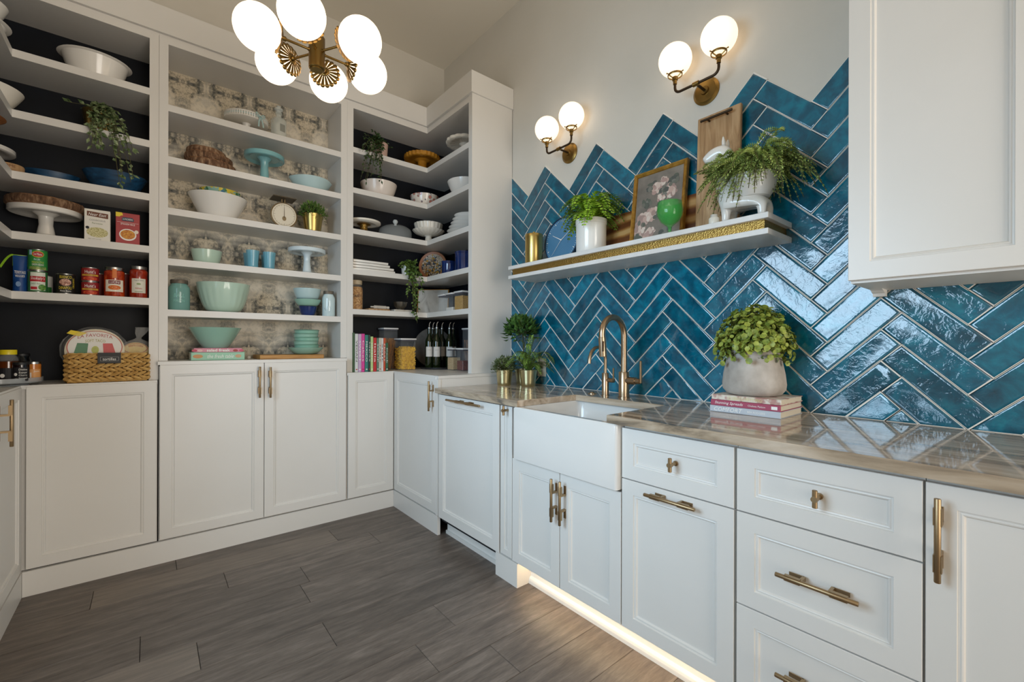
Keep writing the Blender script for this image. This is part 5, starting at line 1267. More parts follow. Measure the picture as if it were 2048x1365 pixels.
for i, (cc, l, r_, h_, lab, tx) in enumerate(cols):
    a, b = onY(l, 730, 3.045), onY(r_, 730, 3.045)
    t = book('cookbook', lab, a.x+.0004, 3.045, .9855, b.x-.0004, 3.205, .9855+h_, cm(cc), 'up', group='cookbooks in a row on the corner worktop')
    if tx:
        mp = flatmap((0, -.08, 0), (1, 0, 0), (0, 0, 1), (0, -1, 0)); put(t, 'spine_lettering', p_text(mp, tx, 0, h_*.55, (b.x-a.x)*.5, .0006, h_*.55, rot=-PI/2), m_txtk if cc in ('#d5d6d2', '#dcdcd8') else (m_red if cc == '#cfc8b8' else m_txtw))
        put(t, 'publisher_mark', p_ell(mp, 0, h_*.07, (b.x-a.x)*.25, .004, .0006), m_red if i % 2 else m_txtw)
ts = canister('tall container of spaghetti behind the row of cookbooks', onY(778, 700, 3.26).x, 3.275, .986, .115, .11, .322, None, 0, 'pasta containers'); sp = MB(); rd = random.Random(4)
for i in range(90): a_, b_ = (rd.uniform(-.05, .05), rd.uniform(-.05, .05)), (rd.uniform(-.05, .05), rd.uniform(-.05, .05)); sp.tube([(a_[0], a_[1], .004), (b_[0], b_[1], .235+rd.uniform(-.01, .01))], .0016, 4, cap=False)
sp.build('spaghetti', mat('spaghetti', '#b07526', .5), ts, kind='stuff')
tm = canister('square container of yellow macaroni in front of the round stone board', onY(811.5, 705, 3.13).x, 3.14, .986, .125, .12, .24, None, 0, 'pasta containers'); mcb = MB()
MB().box(-.054, -.052, .004, .054, .052, .165).build('macaroni_core', m_pasta, tm, kind='stuff')
for i in range(620):
    fc = i % 4; z_ = rd.uniform(.008, .170); u_ = rd.uniform(-.054, .054)
    if i % 5 == 0: c_ = Vector((rd.uniform(-.05, .05), rd.uniform(-.05, .05), .167+rd.uniform(0, .006)))
    else: c_ = Vector([(u_, -.055, z_), (-.057, u_, z_), (.057, u_, z_), (u_, -.0545, z_)][fc])
    d_ = Vector((rd.uniform(-1, 1), rd.uniform(-.3, .3) if fc in (0, 3) else rd.uniform(-1, 1), rd.uniform(-1, 1))).normalized()*.0075
    n_ = Vector((-d_.z, 0, d_.x))*.35; mcb.tube([c_-d_, c_+n_, c_+d_], .0026, 5, cap=False)
mcb.build('macaroni', m_pasta, tm, kind='stuff')
# round stone board, bottle tray
t = thing('stone_board', 'round grey stone board leaning in the corner behind the bottles', 'serving board', (onY(866, 690, 3.262).x, 3.262, .9865)); t.scale = (1.3, 1.3, 1.36); MT = Matrix.Translation((0, 0, .124)) @ Matrix.Rotation(math.radians(-30), 4, 'Z') @ Matrix.Rotation(math.radians(79), 4, 'X'); MB().lathe([(0, -.007), (.120, -.007), (.123, -.004), (.123, .004), (.120, .007), (0, .007)], 52).xf(MT).build('disc', m_slate, t); MB().tube([MT @ Vector((.123, 0, 0)), MT @ Vector((.135, .0, 0)), MT @ Vector((.135, .016, 0)), MT @ Vector((.122, .018, 0))], .003, 6).build('cord', m_bronze, t)
one(MB().lathe([(0, 0), (.150, 0), (.152, .003), (.152, .014), (.149, .014), (.148, .006), (0, .006)], 48), 'turntable', m_black, (1.812, 3.105, .9855), 'black round turntable under the dark oil bottles', 'turntable')
def oil(label, x, y):
    t = thing('oil_bottle', label, 'bottle', (x, y, .9918), 0, 'dark glass oil bottles')
    MB().lathe([(0, 0), (.030, 0), (.032, .004), (.032, .205), (.030, .222), (.020, .245), (.0135, .262), (.0135, .300), (.0155, .301), (.0155, .311), (0, .311)], 28).build('bottle', m_bottle, t)
    MB().lathe([(.0105, .311), (.0135, .314), (.013, .322), (.006, .328), (.005, .335), (0, .335)], 16).tube([(0, 0, .330), (0, 0, .348), (.005, -.003, .362), (.010, -.007, .367)], .0032, 6).build('pourer', m_tin, t)
    mp = cylmap(.032, face_cam(x, y)); put(t, 'label', p_rect(mp, -.028, .092, .028, .170, .0005, 10), cm('#d9d4cc')); put(t, 'label_lettering', p_text(mp, 'OLIVE OIL', 0, .145, .005, .001, .025), m_txtg)
    return t
bl = [('oil bottle with a white label, on the stone board side of the turntable', 1.672, 2.925), ('oil bottle with a white label in the front row of the turntable', 1.715, 2.875), ('oil bottle at the wing side of the turntable', 1.815, 2.895), ('oil bottle in the middle of the turntable', 1.765, 2.955), ('oil bottle at the back of the turntable by the wall', 1.845, 2.985), ('oil bottle at the back of the turntable by the stone board', 1.735, 3.045)]
bpos = [onY(858.5, 700, 3.11), onY(873.5, 700, 3.05), onX(899, 700, 1.875), onY(884, 700, 3.13), onX(906, 700, 1.925), onY(866, 700, 3.175)]
for (lab, _x, _y), p in zip(bl, bpos): oil(lab, p.x, p.y)
G6 = 'lidded containers on the corner worktop'
canister('white-lidded container of pale grain in front of the oil bottles', 1.80, onX(908, 720, 1.80).y, .986, .075, .085, .168, m_grain, .095, G6)
canister('white-lidded container of red beans beside the grain container', 1.80, onX(927.5, 720, 1.80).y, .986, .075, .085, .168, m_bean, .075, G6)
tt = canister('tall container of thin noodles at the wing end', 1.935, onX(939, 690, 1.935).y, .986, .085, .085, .322, None, 0, G6); sp = MB()
for i in range(50): a_, b_ = (rd.uniform(-.035, .035), rd.uniform(-.035, .035)), (rd.uniform(-.035, .035), rd.uniform(-.035, .035)); sp.tube([(a_[0], a_[1], .004), (b_[0], b_[1], .23)], .0014, 4, cap=False)
sp.build('noodles', mat('noodles', '#8a5a2a', .5), tt, kind='stuff')

# ================================================================== on the stone worktop
m_goldp = mat('pale_gold_metal', '#c6bb92', .3, 1)
p = onZ(960+235/4.875, 600+838/4.875, ZW)
t = thing('potted_plant', 'small gold pot of dark sprigs on the worktop by the end panel', 'plant', (p.x+.028, p.y+.034, ZW)); pot(t, .055, .102, .044, m_goldp)
tuft(t, (0, 0, .098), .080, .085, 760, lmat('leaf_grey_green', '#3f5428', '#7d8a55'), .020, .007, 41)
p = onZ(960+475/4.875, 600+848/4.875, ZW)
t = thing('potted_plant', 'sword fern in a small gold pot on the worktop', 'plant', (p.x+.028, p.y+.036, ZW)); pot(t, .058, .104, .046, m_goldp)
fern(t, (0, 0, .095), 34, .21, .12, .04, .008, lmat('leaf_fern', '#4c6f2a', '#86a545'), 42, pl=.13, nn=24, xmax=XR-.014-t.location.x)
ml, ms = MB(), MB()
for az_, rs_ in ((.4, .24), (2.2, .20), (4.0, .17), (5.2, .22)): frond(ml, ms, (0, 0, .095), az_, .07, rs_, -.08, .009, 24, pl=.30)
keep((ml, ms), XR-.014-t.location.x)
s = ms.build('stems', m_stem, t); ml.build('upright_fronds', MATS['leaf_fern'], s, kind='stuff')
p = onZ(960+380/4.875, 600+830/4.875, ZW)
t = thing('potted_plant', 'taller bushy dark green plant in a gold pot against the tiles', 'plant', (1.945, 2.235, ZW)); pot(t, .055, .102, .044, m_goldp)
MB().tube([(0, 0, .08), (.003, -.004, .2), (-.004, 0, .36)], .004, 6).tube([(0, 0, .2), (.0, -.03, .34)], .0025, 5).build('trunk', m_stem, t)
tuft(t, (-.03, -.01, .335), .090, .11, 340, lmat('leaf_glossy', '#274a1e', '#5a8038'), .050, .030, 43, xmax=XR-.014-t.location.x)
p = X_ = onX(960+575/4.875, 600+570/4.875, XR); q = onX(960+655/4.875, 600+752/4.875, XR)
t = thing('wall_outlet', 'beige wall outlet plate behind the fern pots', 'outlet', (XR-.0085, 2.125, 1.03)); MB().rbox(-.006, -.040, -.060, 0, .040, .060, .002).build('plate', mat('outlet_plate', '#cfc7b5', .4), t)
MB().box(-.008, -.017, .008, -.006, .017, .038).box(-.008, -.017, -.038, -.006, .017, -.008).build('socket', mat('outlet_face', '#bdb49f', .4), t)
MB().box(-.0084, -.008, .018, -.0079, -.005, .030).box(-.0084, .005, .018, -.0079, .008, .030).box(-.0084, -.008, -.030, -.0079, -.005, -.018).box(-.0084, .005, -.030, -.0079, .008, -.018).build('slots', m_black, t)
# taps
m_champ = mat('champagne_bronze', '#b09a80', .28, 1)
t = thing('kitchen_faucet', 'tall gooseneck champagne bronze faucet behind the sink', 'faucet', (1.865, 1.36, ZW))
MB().lathe([(0, 0), (.030, 0), (.030, .004), (.0265, .006), (.0265, .128), (.0245, .131), (0, .131)], 32).build('base', m_champ, t)
dv = Vector((-1, .0, 0)); zt_ = .405; Rg = .088; up_ = zt_-Rg
pts = [Vector((0, 0, .125)), Vector((0, 0, up_*.6)), Vector((0, 0, up_))]
for i in range(1, 17): a = PI*i/16*1.06; pts.append(Vector((0, 0, up_))+dv*(Rg-Rg*math.cos(a))+Vector((0, 0, Rg*math.sin(a))))
MB().tube(pts, .0155, 16).build('neck', m_champ, t)
e = pts[-1]; d = (pts[-1]-pts[-2]).normalized(); hd = MB().tube([e-d*.004, e-d*.003, e+d*.088, e+d*.09], [.0165, .0185, .0185, .0165], 18).build('spray_head', m_champ, t)
MB().rbox(-.004, -.0045, -.025, .002, .0045, .025, .002).xf(Matrix.Translation(e+d*.04+Vector((-.013, -.013, 0))) @ Matrix.Rotation(PI/4, 4, 'Z')).build('button', m_bronze, hd)
hl = MB().tube([(0, 0, .088), (0, -.07, .088), (0, -.071, .088), (0, -.095, .088)], [.0185, .0185, .014, .014], 18).build('valve', m_champ, t)
MB().rbox(-.007, -.104, .078, .007, -.093, .19, .003).build('lever', m_champ, t)
t = thing('filter_faucet', 'small hooked champagne bronze filtered-water tap beside the tall faucet', 'faucet', (1.855, 1.470, ZW))
MB().lathe([(0, 0), (.021, 0), (.021, .003), (.0185, .005), (.0185, .118), (.017, .12), (0, .12)], 28).build('base', m_champ, t)
pts = [Vector((0, 0, .115)), Vector((0, 0, .19)), Vector((-.004, 0, .215)), Vector((-.02, 0, .243)), Vector((-.05, .0, .257)), Vector((-.085, 0, .252)), Vector((-.112, 0, .232)), Vector((-.125, 0, .205)), Vector((-.13, 0, .172))]
MB().tube(pts, .0088, 12).build('spout', m_champ, t)
MB().tube([(0, 0, .083), (0, -.055, .083)], .0115, 14).build('valve', m_champ, t); MB().rbox(-.0045, -.056, .080, .0045, -.048, .148, .002).build('lever', m_champ, t)
one(MB().lathe([(0, 0), (.024, 0), (.024, .004), (.016, .006), (.014, .010), (0, .011)], 28), 'air_switch', m_champ, (1.875, 1.575, ZW), 'round bronze air switch button behind the sink', 'button')
# books and concrete planter
B0 = Vector((1.770, .735, ZW))
def cbook(label, y0, y1, z0, z1, mcov, txt, txm, dx=0, extra=None):
    t = book('cookbook', label, 1.763+dx, y0, z0, 1.985+dx*.5, y1, z1, mcov, '-x', group=None)
    mp = flatmap((-(1.985+dx*.5-1.763-dx)/2, 0, 0), (0, -1, 0), (0, 0, 1), (-1, 0, 0)); h = z1-z0; w = y1-y0
    put(t, 'spine_lettering', p_text(mp, txt, -w*.22 if extra else 0, h*.5, h*.6, .0006, w*.42 if extra else w*.5, .25 if extra else 0), txm)
    if extra: put(t, 'spine_lettering', p_text(mp, extra, w*.18, h*.5, h*.28, .0006, w*.24), txm)
    return t, mp, w, h
t, mp, w, h = cbook('pale grey blue cookbook at the bottom of the pile on the worktop', .605, .866, ZW+.0004, ZW+.0255, cm('#b9bfc6'), 'COMFORT', m_txtw, 0, 'REX RODGERS')
t, mp, w, h = cbook('raspberry cookbook in the middle of the pile on the worktop', .605, .862, ZW+.0258, ZW+.049, cm('#a3405a'), 'Stunning Spreads', m_txtw, -.001, 'Chelsea Patton')
put(t, 'publisher_mark', p_rect(mp, w*.38, h*.25, w*.46, h*.75, .0006), m_txtw)
m_marb = nmat('speckled_cover', [(.40, '#b58a80'), (.5, '#d9cfc0'), (.7, '#e2dacd')], 30, rough=.6)
t, mp, w, h = cbook('speckled cream cookbook on top of the pile under the concrete pot', .604, .860, ZW+.0493, ZW+.0695, m_marb, 'CELEBRATE EVERYTHING!', cm('#d9c98a'), .002)
t = thing('potted_plant', 'bushy round-leaf eucalyptus in a concrete pot on three books', 'plant', (1.875, .742, ZW+.0698))
m_conc = nmat('concrete', [(.3, '#9c948b'), (.5, '#b3aba2'), (.72, '#c6bfb7')], 11, rough=.85, bump=.25, bscale=60, bdist=.004)
MB().lathe(shell([(0, 0), (.078, 0), (.098, .006), (.112, .024), (.1145, .045), (.110, .085), (.099, .14), (.088, .182), (.086, .187)], .009), 48).build('pot', m_conc, t)
MB().lathe([(.078, .17), (0, .173)], 24).build('soil', m_soil, t)
tuft(t, (0, 0, .180), .140, .175, 1800, m_leafo, .0115, .01, 51, rnd=True, xmax=XR-.014-t.location.x)
tuft(t, (0, 0, .175), .125, .145, 420, lmat('leaf_moss', '#4f6a2c', '#86964a'), .024, .011, 52, name='inner_foliage', xmax=XR-.014-t.location.x)

# ================================================================== on the floating shelf
ZS = 1.6824
def fsh(px, x, py=470): return onX(px, py, x).y
y = fsh(1068, 1.885); t = thing('brass_canister', 'lidded brass canister at the end of the floating shelf', 'canister', (1.885, y, ZS))
MB().lathe([(0, 0), (.055, 0), (.056, .002), (.056, .185), (0, .185)], 40).build('body', m_gold, t); ld = MB().lathe([(.0575, .178), (.0575, .194), (.056, .197), (0, .198)], 40).build('lid', m_gold, t); MB().lathe([(.003, .198), (.003, .204), (.008, .209), (.008, .215), (0, .219)], 16).build('lid_knob', m_gold, ld)
# clock, leaning on the tile
CR = .146; ctr = Vector((1.985, fsh(1128, 1.985), ZS+CR*.985))
t = thing('wall_clock', 'round blue clock with white hands leaning on the tiles', 'clock', (1.985, ctr.y, ZS))
til = math.radians(7); CN = Vector((-math.cos(til), 0, math.sin(til))); CV = Vector((math.sin(til), 0, math.cos(til))); CU = Vector((0, -1, 0)); cc_ = Vector((-.018, 0, CR*.995))
mp = flatmap(cc_, CU, CV, CN)
def disc(mpf, prof, n=56):
    mb = MB(); L = len(prof); vs_ = []; fs = []
    for r_, d_ in prof:
        for i in range(n): a = 2*PI*i/n; vs_.append(mpf(r_*math.cos(a), r_*math.sin(a), d_))
    for k_ in range(L-1):
        for i in range(n): fs.append((k_*n+i, k_*n+(i+1) % n, (k_+1)*n+(i+1) % n, (k_+1)*n+i))
    return mb.add(vs_, fs, True)
disc(mp, [(.001, -.012), (CR*.98, -.012), (CR, -.010), (CR, .010), (CR-.003, .013), (CR-.006, .010), (CR-.006, .003)]).build('case', mat('navy_case', '#22364f', .35), t)
m_face = nmat('clock_face', [(.3, '#4a7ea3'), (.7, '#578bb0')], 3, rough=.35); p_ell(mp, 0, 0, CR-.006, CR-.006, .004, 56).build('face', m_face, t)
tk_ = MB()
for i in range(60):
    a = 2*PI*i/60; L = .013 if i % 5 == 0 else .007; w_ = .0024 if i % 5 == 0 else .0009; ca, sa = math.cos(a), math.sin(a); r1 = CR-.016
    qq = p_poly(mp, [(ca*(r1-L)-sa*w_, sa*(r1-L)+ca*w_), (ca*r1-sa*w_, sa*r1+ca*w_), (ca*r1+sa*w_, sa*r1-ca*w_), (ca*(r1-L)+sa*w_, sa*(r1-L)-ca*w_)], .0055); tk_.add(qq.v, qq.f)
put(t, 'minute_marks', tk_, m_txtw)
def hand(a, L, w_, d_, nm):
    ca, sa = math.cos(a), math.sin(a); put(t, nm, p_poly(mp, [(-sa*w_, ca*w_), (ca*L-sa*w_*.4, sa*L+ca*w_*.4), (ca*L+sa*w_*.4, sa*L-ca*w_*.4), (sa*w_, -ca*w_)], d_), m_txtw)
hand(math.radians(153), .088, .0026, .007, 'hour_hand'); hand(math.radians(35), .10, .0022, .0078, 'minute_hand'); hand(math.radians(232), .118, .0012, .0086, 'second_hand'); put(t, 'hub', p_ell(mp, 0, 0, .005, .005, .009, 16), m_txtw)
# fern in white crock
y = fsh(1178, 1.855); t = thing('potted_plant', 'bright green fern in a white crock on the floating shelf', 'plant', (1.868, y-.004, ZS)); t.scale = (1.22, 1.22, 1.36); MB().lathe(shell([(0, 0), (.064, 0), (.0665, .004), (.0675, .112), (.070, .114), (.070, .122), (.068, .124), (.070, .126), (.070, .132)], .004), 48).build('crock', m_white, t); MB().lathe([(.064, .115), (0, .118)], 24).build('soil', m_soil, t)
fern(t, (0, 0, .118), 60, .155, .105, .06, .011, m_leafl, 61, pl=.28, nn=15, xmax=(XR-.014-t.location.x)/1.22)
# striped boards, tall board
m_acac = mat('acacia', '#8a5a2c', .4); t_ = NT(m_acac); c_ = t_.coord('Object', (1, 1, 1)); w_ = t_.new('TexWave', wave_type='BANDS', bands_direction='Z'); w_.inputs['Scale'].default_value = 4.2; w_.inputs['Distortion'].default_value = 4.5; w_.inputs['Detail'].default_value = 3; w_.inputs['Detail Scale'].default_value = .6; t_.link(c_, 0, w_, 0); r_ = t_.ramp([(.15, '#6b3c1c'), (.4, '#8c5a2c'), (.65, '#a9783e'), (.9, '#c49a62')]); t_.link(w_, 0, r_, 0); t_.base(r_)
ya, yb = fsh(1208, 1.985), fsh(1405, 1.985)
t = thing('cutting_board', 'long striped acacia board leaning behind the painting', 'cutting board', (1.99, (ya+yb)/2, ZS)); L = (ya-yb)/2
MB().rbox(-.009, -L, 0, .009, L, .225, .006, 2).xf(Matrix.Rotation(math.radians(6), 4, 'Y')).build('board', m_acac, t)
pl, pr_, tt_ = onX(1409, 245, 1.975), onX(1480, 215, 1.975), onX(1440, 230, 1.975)
ya, yb = fsh(1391, 1.955, 430), fsh(1478, 1.955, 430); hz = onX(1440, 224, 1.985).z-ZS; hw_ = (ya-yb)/2
t = thing('cutting_board', 'tall rectangular wooden serving board with a bronze bar handle', 'cutting board', (1.958, (ya+yb)/2, ZS)); MT = Matrix.Rotation(math.radians(2.6), 4, 'Y')
MB().rbox(-.009, -hw_, 0, .009, hw_, hz, .003).xf(MT).build('board', m_oak, t)
hb = MB().tube([(-.034, hw_*.72, hz-.030), (-.034, -hw_*.72, hz-.030)], .0055, 10)
for s in (-1, 1): hb.tube([(-.008, s*hw_*.42, hz-.030), (-.034, s*hw_*.42, hz-.030)], .0045, 8)
hb.xf(MT).build('handle', m_bronze, t)
# painting
pa, pb = fsh(1256, 1.93), fsh(1366, 1.945); hp = onX(1312, 336, 1.985).z-ZS; wp_ = (pa-pb)/2
t = thing('framed_painting', 'gold framed floral still life painting leaning on the shelf', 'painting', (1.945, (pa+pb)/2, ZS)); MT = Matrix.Rotation(math.radians(7), 4, 'Y')
m_frame = nmat('gilt_wood', [(.3, '#8a6224'), (.7, '#c2933f')], 30, rough=.4, metal=.35)
fm = MB(); vs_ = []; fs = []
prof = [(0, .012), (0, -.008), (.003, -.012), (.006, -.010), (.009, -.012), (.016, -.004), (.018, -.006), (.020, .002)]
for d_, x_ in prof: vs_ += [(x_, wp_-d_, d_), (x_, -wp_+d_, d_), (x_, -wp_+d_, hp-d_), (x_, wp_-d_, hp-d_)]
for k_ in range(len(prof)-1):
    for i in range(4): fs.append((4*k_+i, 4*k_+(i+1) % 4, 4*k_+4+(i+1) % 4, 4*k_+4+i))
fs.append((3, 2, 1, 0))
fm.add(vs_, fs).xf(MT).build('frame', m_frame, t)
e_ = .019; m_canvas = nmat('canvas_ground', [(.3, '#6a625a'), (.55, '#857b70'), (.75, '#9a8f82')], 9, rough=.6, detail=6)
cvm = flatmap((.002, 0, 0), (0, -1, 0), (0, 0, 1), (-1, 0, 0)); MTi = MT
def cv(u, v, d): return MT @ cvm(u, v, d)
cvo = p_rect(cv, -wp_+e_, e_, wp_-e_, hp-e_, 0).build('canvas', m_canvas, t)
rd = random.Random(77); pm = {}
def blob(u, v, r_, cols_, n_=16):
    for i in range(n_):
        a = rd.uniform(0, 6.3); k_ = rd.random()**.6; c_ = rd.choice(cols_); ru, rv = r_*rd.uniform(.22, .48), r_*rd.uniform(.22, .48)
        uu, vv = u+math.cos(a)*r_*k_*.75, v+math.sin(a)*r_*k_*.75
        uu = max(-wp_+e_+ru, min(wp_-e_-ru, uu)); vv = max(e_+rv, min(hp-e_-rv, vv))
        q = p_ell(cv, uu, vv, ru, rv, .0006+rd.random()*.0012, 10); pm.setdefault(c_, MB()).add(q.v, q.f)
pk = ['#c4a598', '#d3bbad', '#b3948a', '#dccabc', '#a58a80']; gr = ['#5f6257', '#706f64', '#565852', '#7d7a70']
for u, v in ((-.05, .21), (.02, .24), (-.06, .12), (.05, .12), (.0, .15), (-.03, .28), (.06, .28), (-.07, .06), (.04, .05), (.02, .19)): blob(u*wp_/.11, v*hp/.36, .034, gr, 14)
for u, v, r_ in ((-.052, .135, .034), (-.075, .095, .03), (-.022, .15, .028), (.035, .155, .026), (-.012, .265, .024), (.045, .235, .03), (.01, .215, .02), (-.05, .055, .028), (-.025, .065, .02), (.02, .29, .018)): blob(u*wp_/.11, v*hp/.36, r_*1.35, pk, 30)
for k_, mbv in pm.items(): mbv.build('painted_flowers', cm(k_, .7), cvo, kind='stuff')
# goblet
y = fsh(1336, 1.815); t = one(MB().lathe([(0, 0), (.032, 0), (.031, .004), (.010, .009), (.006, .016), (.0085, .024), (.006, .032), (.012, .041), (.040, .062), (.054, .088), (.057, .112), (.052, .150), (.0505, .1505), (.0535, .112), (.050, .09), (.037, .066), (.010, .050), (0, .048)], 48, wob=lambda a, k: 1+(.025*math.sin(10*a+(k % 2)*PI) if 7 < k < 12 else 0)), 'goblet', m_glassg, (1.83, y, ZS), 'green diamond-cut glass goblet in front of the painting', 'goblet')
y = fsh(1429, 1.83); t = thing('spice_jar', 'tiny ridged white jar beside the horse planter', 'jar', (1.825, y+.0, ZS)); MB().lathe([(0, 0), (.019, 0), (.020, .003), (.020, .030), (.017, .034), (0, .034)], 40, wob=lambda a, k: 1+.04*abs(math.sin(9*a))).build('jar', m_cream, t); MB().lathe([(.014, .033), (.014, .046), (0, .048)], 24).build('lid', m_marble, t)
# horse shaped planter
hy = .775
t = thing('horse_planter', 'white ceramic horse planter filled with an asparagus fern', 'planter', (1.868, hy, ZS))
def skin(name, pts, edges, m, par, sub=2):
    me = bpy.data.meshes.new(name); me.from_pydata([p[:3] for p in pts], edges, []); o = bpy.data.objects.new(name, me); COL.objects.link(o); o.parent = par
    md = o.modifiers.new('skin', 'SKIN'); md.use_smooth_shade = True
    for i, p in enumerate(pts):
        sv = me.skin_vertices[0].data[i]; rr = p[3]; sv.radius = rr if isinstance(rr, tuple) else (rr, rr); sv.use_root = (i == 0)
    sb = o.modifiers.new('sub', 'SUBSURF'); sb.levels = sub; sb.render_levels = sub; me.materials.append(m); return o
# +y is the head end (towards the sink corner), head turned a little to the room
H_ = [(0, -.01, .108, .066), (0, .042, .112, .062), (0, -.062, .108, .066), (0, .066, .150, .052), (-.004, .072, .205, .044), (-.008, .072, .262, .041), (-.012, .076, .310, .043), (-.026, .108, .306, .036), (-.036, .138, .284, .026), (-.039, .148, .276, .022),
      (-.030, .06, .06, .022), (-.030, .062, .03, .016), (-.030, .064, .004, .017), (.030, .06, .06, .022), (.030, .062, .03, .016), (.030, .064, .004, .017),
      (-.032, -.075, .06, .024), (-.032, -.078, .03, .016), (-.032, -.076, .004, .017), (.032, -.075, .06, .024), (.032, -.078, .03, .016), (.032, -.076, .004, .017)]
E_ = [(0, 1), (0, 2), (1, 3), (3, 4), (4, 5), (5, 6), (6, 7), (7, 8), (8, 9), (1, 10), (10, 11), (11, 12), (1, 13), (13, 14), (14, 15), (2, 16), (16, 17), (17, 18), (2, 19), (19, 20), (20, 21)]
hb = skin('horse_body', H_, E_, m_white, t)
for s in (-1, 1): MB().lathe([(0, -.01), (.012, .0), (.011, .014), (.006, .028), (0, .036)], 12, sy=.6).xf(Matrix.Translation((-.012+s*.016, .072, .333)) @ Matrix.Rotation(s*.18, 4, 'Y')).build('ear', m_white, hb)
for s in (-1, 1): MB().sphere((-.026+s*.0245, .104, .318), .0035, 10, 6).build('eye', m_cream, hb)
MB().lathe(shell([(0, .08), (.06, .09), (.080, .12), (.088, .160), (.092, .172)], .006), 40, (0, -.035, 0), sy=.95).build('basin', m_white, t)
ml, ms = MB(), MB(); rd = random.Random(91)
for i in range(170):
    a = rd.uniform(0, 2*PI); k_ = rd.random(); L = rd.uniform(.12, .215)*(1+.12*(math.sin(a) < -.3)); b_ = Vector((rd.uniform(-.04, .04), -.03+rd.uniform(-.06, .06), .160))
    d_ = Vector((math.cos(a), math.sin(a), 0))
    if d_.x > .3: d_.x *= .4; L *= .75
    rs = rd.uniform(.06, .15); dr = rd.uniform(.03, .16) if k_ < .6 else rd.uniform(-.03, .05)
    n_ = 20; pts = bez(b_, b_+d_*L*.25+Vector((0, 0, rs)), b_+d_*L*.75+Vector((0, 0, rs*.9-dr*.3)), b_+d_*L+Vector((0, 0, rs*.4-dr)), n_)
    ms.tube(pts, .0012, 4, cap=False)
    for j in range(2, n_+1):
        tv = (pts[j]-pts[j-1]).normalized(); sv = tv.cross(Vector((0, 0, 1)))
        if sv.length < 1e-3: continue
        sv.normalize(); l_ = .040*math.sin(PI*min(1, j/n_*.82+.18))**.8
        for sg in (-1, 1):
            leaf(ml, pts[j], sv*sg+tv*.6+Vector((0, 0, rd.uniform(-.25, .25))), l_, .0075, None, .1)
            m2_ = pts[j]+(sv*sg+tv*.6).normalized()*l_*.5
            for q_ in (-1, 1): leaf(ml, m2_, tv+sv*sg*.5+Vector((0, 0, q_*.6)), l_*.48, .005, None, .1)
keep((ml, ms), XR-.014-t.location.x, .002, FX-t.location.x)
s = ms.build('fern_stems', m_stem, t); ml.build('asparagus_fern', m_leafa, s, kind='stuff')

# ================================================================== lamps
m_globe = mat('opal_globe', '#f4ece0', .2, emit='#ffe3c2', estr=2.3); m_globe2 = mat('opal_globe_small', '#f4ece0', .2, emit='#ffe3c2', estr=1.15)
t = thing('chandelier', 'six-globe brass chandelier with pierced flower cups', 'chandelier', (.564, 2.028, 2.46))
MB().lathe([(0, -.075), (.030, -.075), (.033, -.072), (.033, .062), (.030, .066), (0, .066)], 32).build('hub', m_brassd, t)
MB().lathe([(0, -.0755), (.026, -.0755), (.026, -.079), (.024, -.081), (0, -.081)], 32).build('hub_cap', m_brassd, t)
MB().tube([(0, 0, .06), (0, 0, ZC-2.46)], .008, 12).build('stem', m_brassd, t); MB().lathe([(0, ZC-2.46-.03), (.065, ZC-2.46-.025), (.068, ZC-2.46), (0, ZC-2.46)], 32).build('canopy', m_brassd, t)
def cupmesh():
    mb = MB(); N = 18; zf = lambda r_: .016*(r_/.055)**1.6
    rings = None
    vs_ = []; fs = []
    for r_ in (.004, .018):
        for i in range(2*N): a = 2*PI*i/(2*N); vs_.append((r_*math.cos(a), r_*math.sin(a), zf(r_)))
    for i in range(2*N): j = (i+1) % (2*N); fs.append((i, j, 2*N+j, 2*N+i))
    for i in range(N):                                          # spoke, then rounded petal end
        a = 2*PI*i/N; w0, w1 = PI/N*.80, PI/N*.74; st = len(vs_)
        for r_, ww in ((.0175, w0), (.045, w1), (.0475, PI/N), (.052, PI/N*.92), (.0555, PI/N*.55), (.0567, PI/N*.1)):
            for s in (-1, 1): vs_.append((r_*math.cos(a+s*ww), r_*math.sin(a+s*ww), zf(r_)))
        for k_ in range(5): fs.append((st+2*k_, st+2*k_+1, st+2*k_+3, st+2*k_+2))
    return vs_, fs
cv_, cf_ = cupmesh()
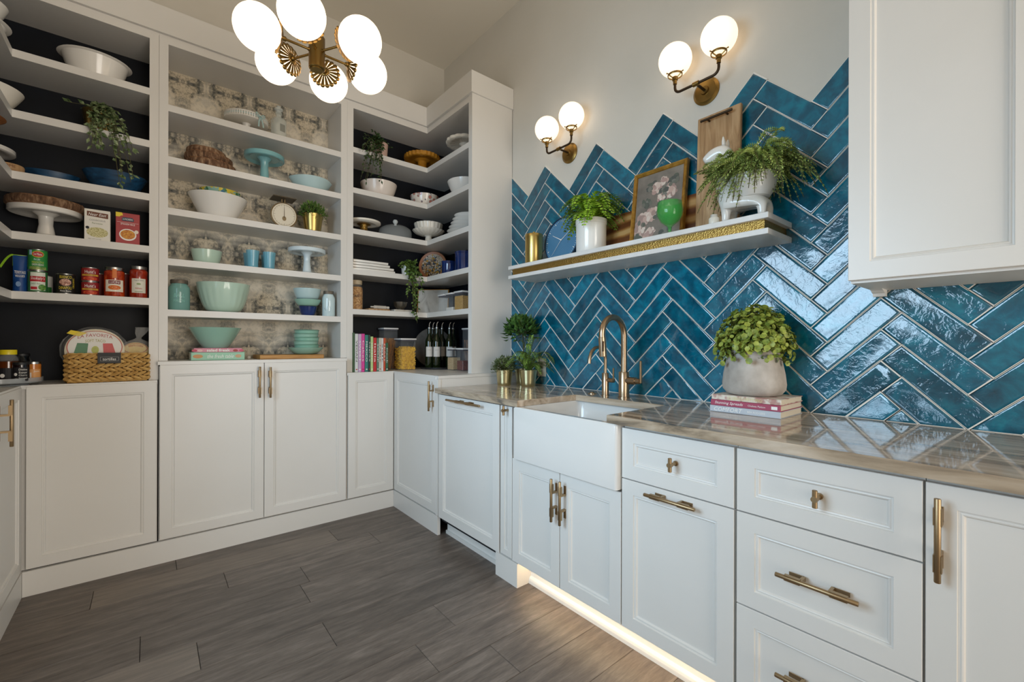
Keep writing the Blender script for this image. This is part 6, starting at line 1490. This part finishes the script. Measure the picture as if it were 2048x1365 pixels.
for i in range(6):
    a = math.radians(60*i+1); d_ = Vector((math.cos(a), math.sin(a), 0)); M_ = Matrix((( -d_.y, 0, d_.x, 0), (d_.x, 0, d_.y, 0), (0, 1, 0, 0), (0, 0, 0, 1)))
    MB().tube([d_*.030, d_*.135], .0052, 10).tube([d_*.031, d_*.036], .008, 10).build('arm', m_brassd, t)
    fit = MB().tube([d_*.122, d_*.126, d_*.137, d_*.142], [.007, .010, .010, .007], 14); fit.build('socket', m_brassd, t)
    cp = MB().add([(a_*1.2, b_*1.2, c_*1.2) for a_, b_, c_ in cv_], cf_, True); cp.xf(Matrix.Translation(d_*.134) @ M_); o = cp.build('flower_cup', m_brassd, t)
    md = o.modifiers.new('solid', 'SOLIDIFY'); md.thickness = .0012
    MB().sphere(d_*.229, .0875, 36, 22).build('globe', m_globe, t)
def sconce(label, y):
    t = thing('wall_sconce', label, 'sconce', (XR, y, 2.378), 0, 'twin globe sconces above the tiles')
    RY = Matrix.Rotation(-PI/2, 4, 'Y')
    MB().lathe([(0, 0), (.062, 0), (.062, .006), (.056, .010), (.050, .016), (.020, .018), (.018, .026), (0, .026)], 40).xf(RY).build('backplate', m_brassd, t)
    MB().tube([(-.02, 0, 0), (-.10, 0, 0)], .0062, 10).build('stem', m_bronze, t); MB().tube([(-.10, -.014, 0), (-.10, .014, 0)], .0105, 12).build('joint', m_brassd, t)
    for s in (-1, 1):
        pts = [Vector((-.10, 0, 0)), Vector((-.10, s*.078, 0))]+[Vector((-.10, s*(.078+.026*math.sin(q*PI/8)), .026*(1-math.cos(q*PI/8)))) for q in range(1, 5)]+[Vector((-.10, s*.104, .050))]
        MB().tube(pts, .0062, 10).build('arm', m_bronze, t)
        MB().lathe([(0, .044), (.009, .044), (.009, .062), (.013, .064), (.013, .078), (0, .080)], 16, (-.10, s*.104, 0)).build('socket', m_brassd, t)
        hr = MB().lathe([(.030, .084), (.033, .084), (.034, .086), (.034, .097), (.031, .098), (.030, .084)], 32, (-.10, s*.104, 0))
        for q in range(3):
            a = q*2*PI/3+.5; ca, sa = math.cos(a), math.sin(a); hr.tube([(-.10+.008*ca, s*.104+.008*sa, .074), (-.10+.020*ca, s*.104+.020*sa, .080), (-.10+.032*ca, s*.104+.032*sa, .088)], .0028, 6); hr.tube([(-.10+.033*ca, s*.104+.033*sa, .092), (-.10+.043*ca, s*.104+.043*sa, .092)], [.002, .0032], 6)
        hr.build('gallery', m_brassd, t)
        MB().sphere((-.10, s*.104, .159), .0755, 36, 22).build('globe', m_globe2, t)
    return t
sconce('twin globe brass sconce above the wooden serving board', 1.014); sconce('twin globe brass sconce above the fern and clock', 1.887)
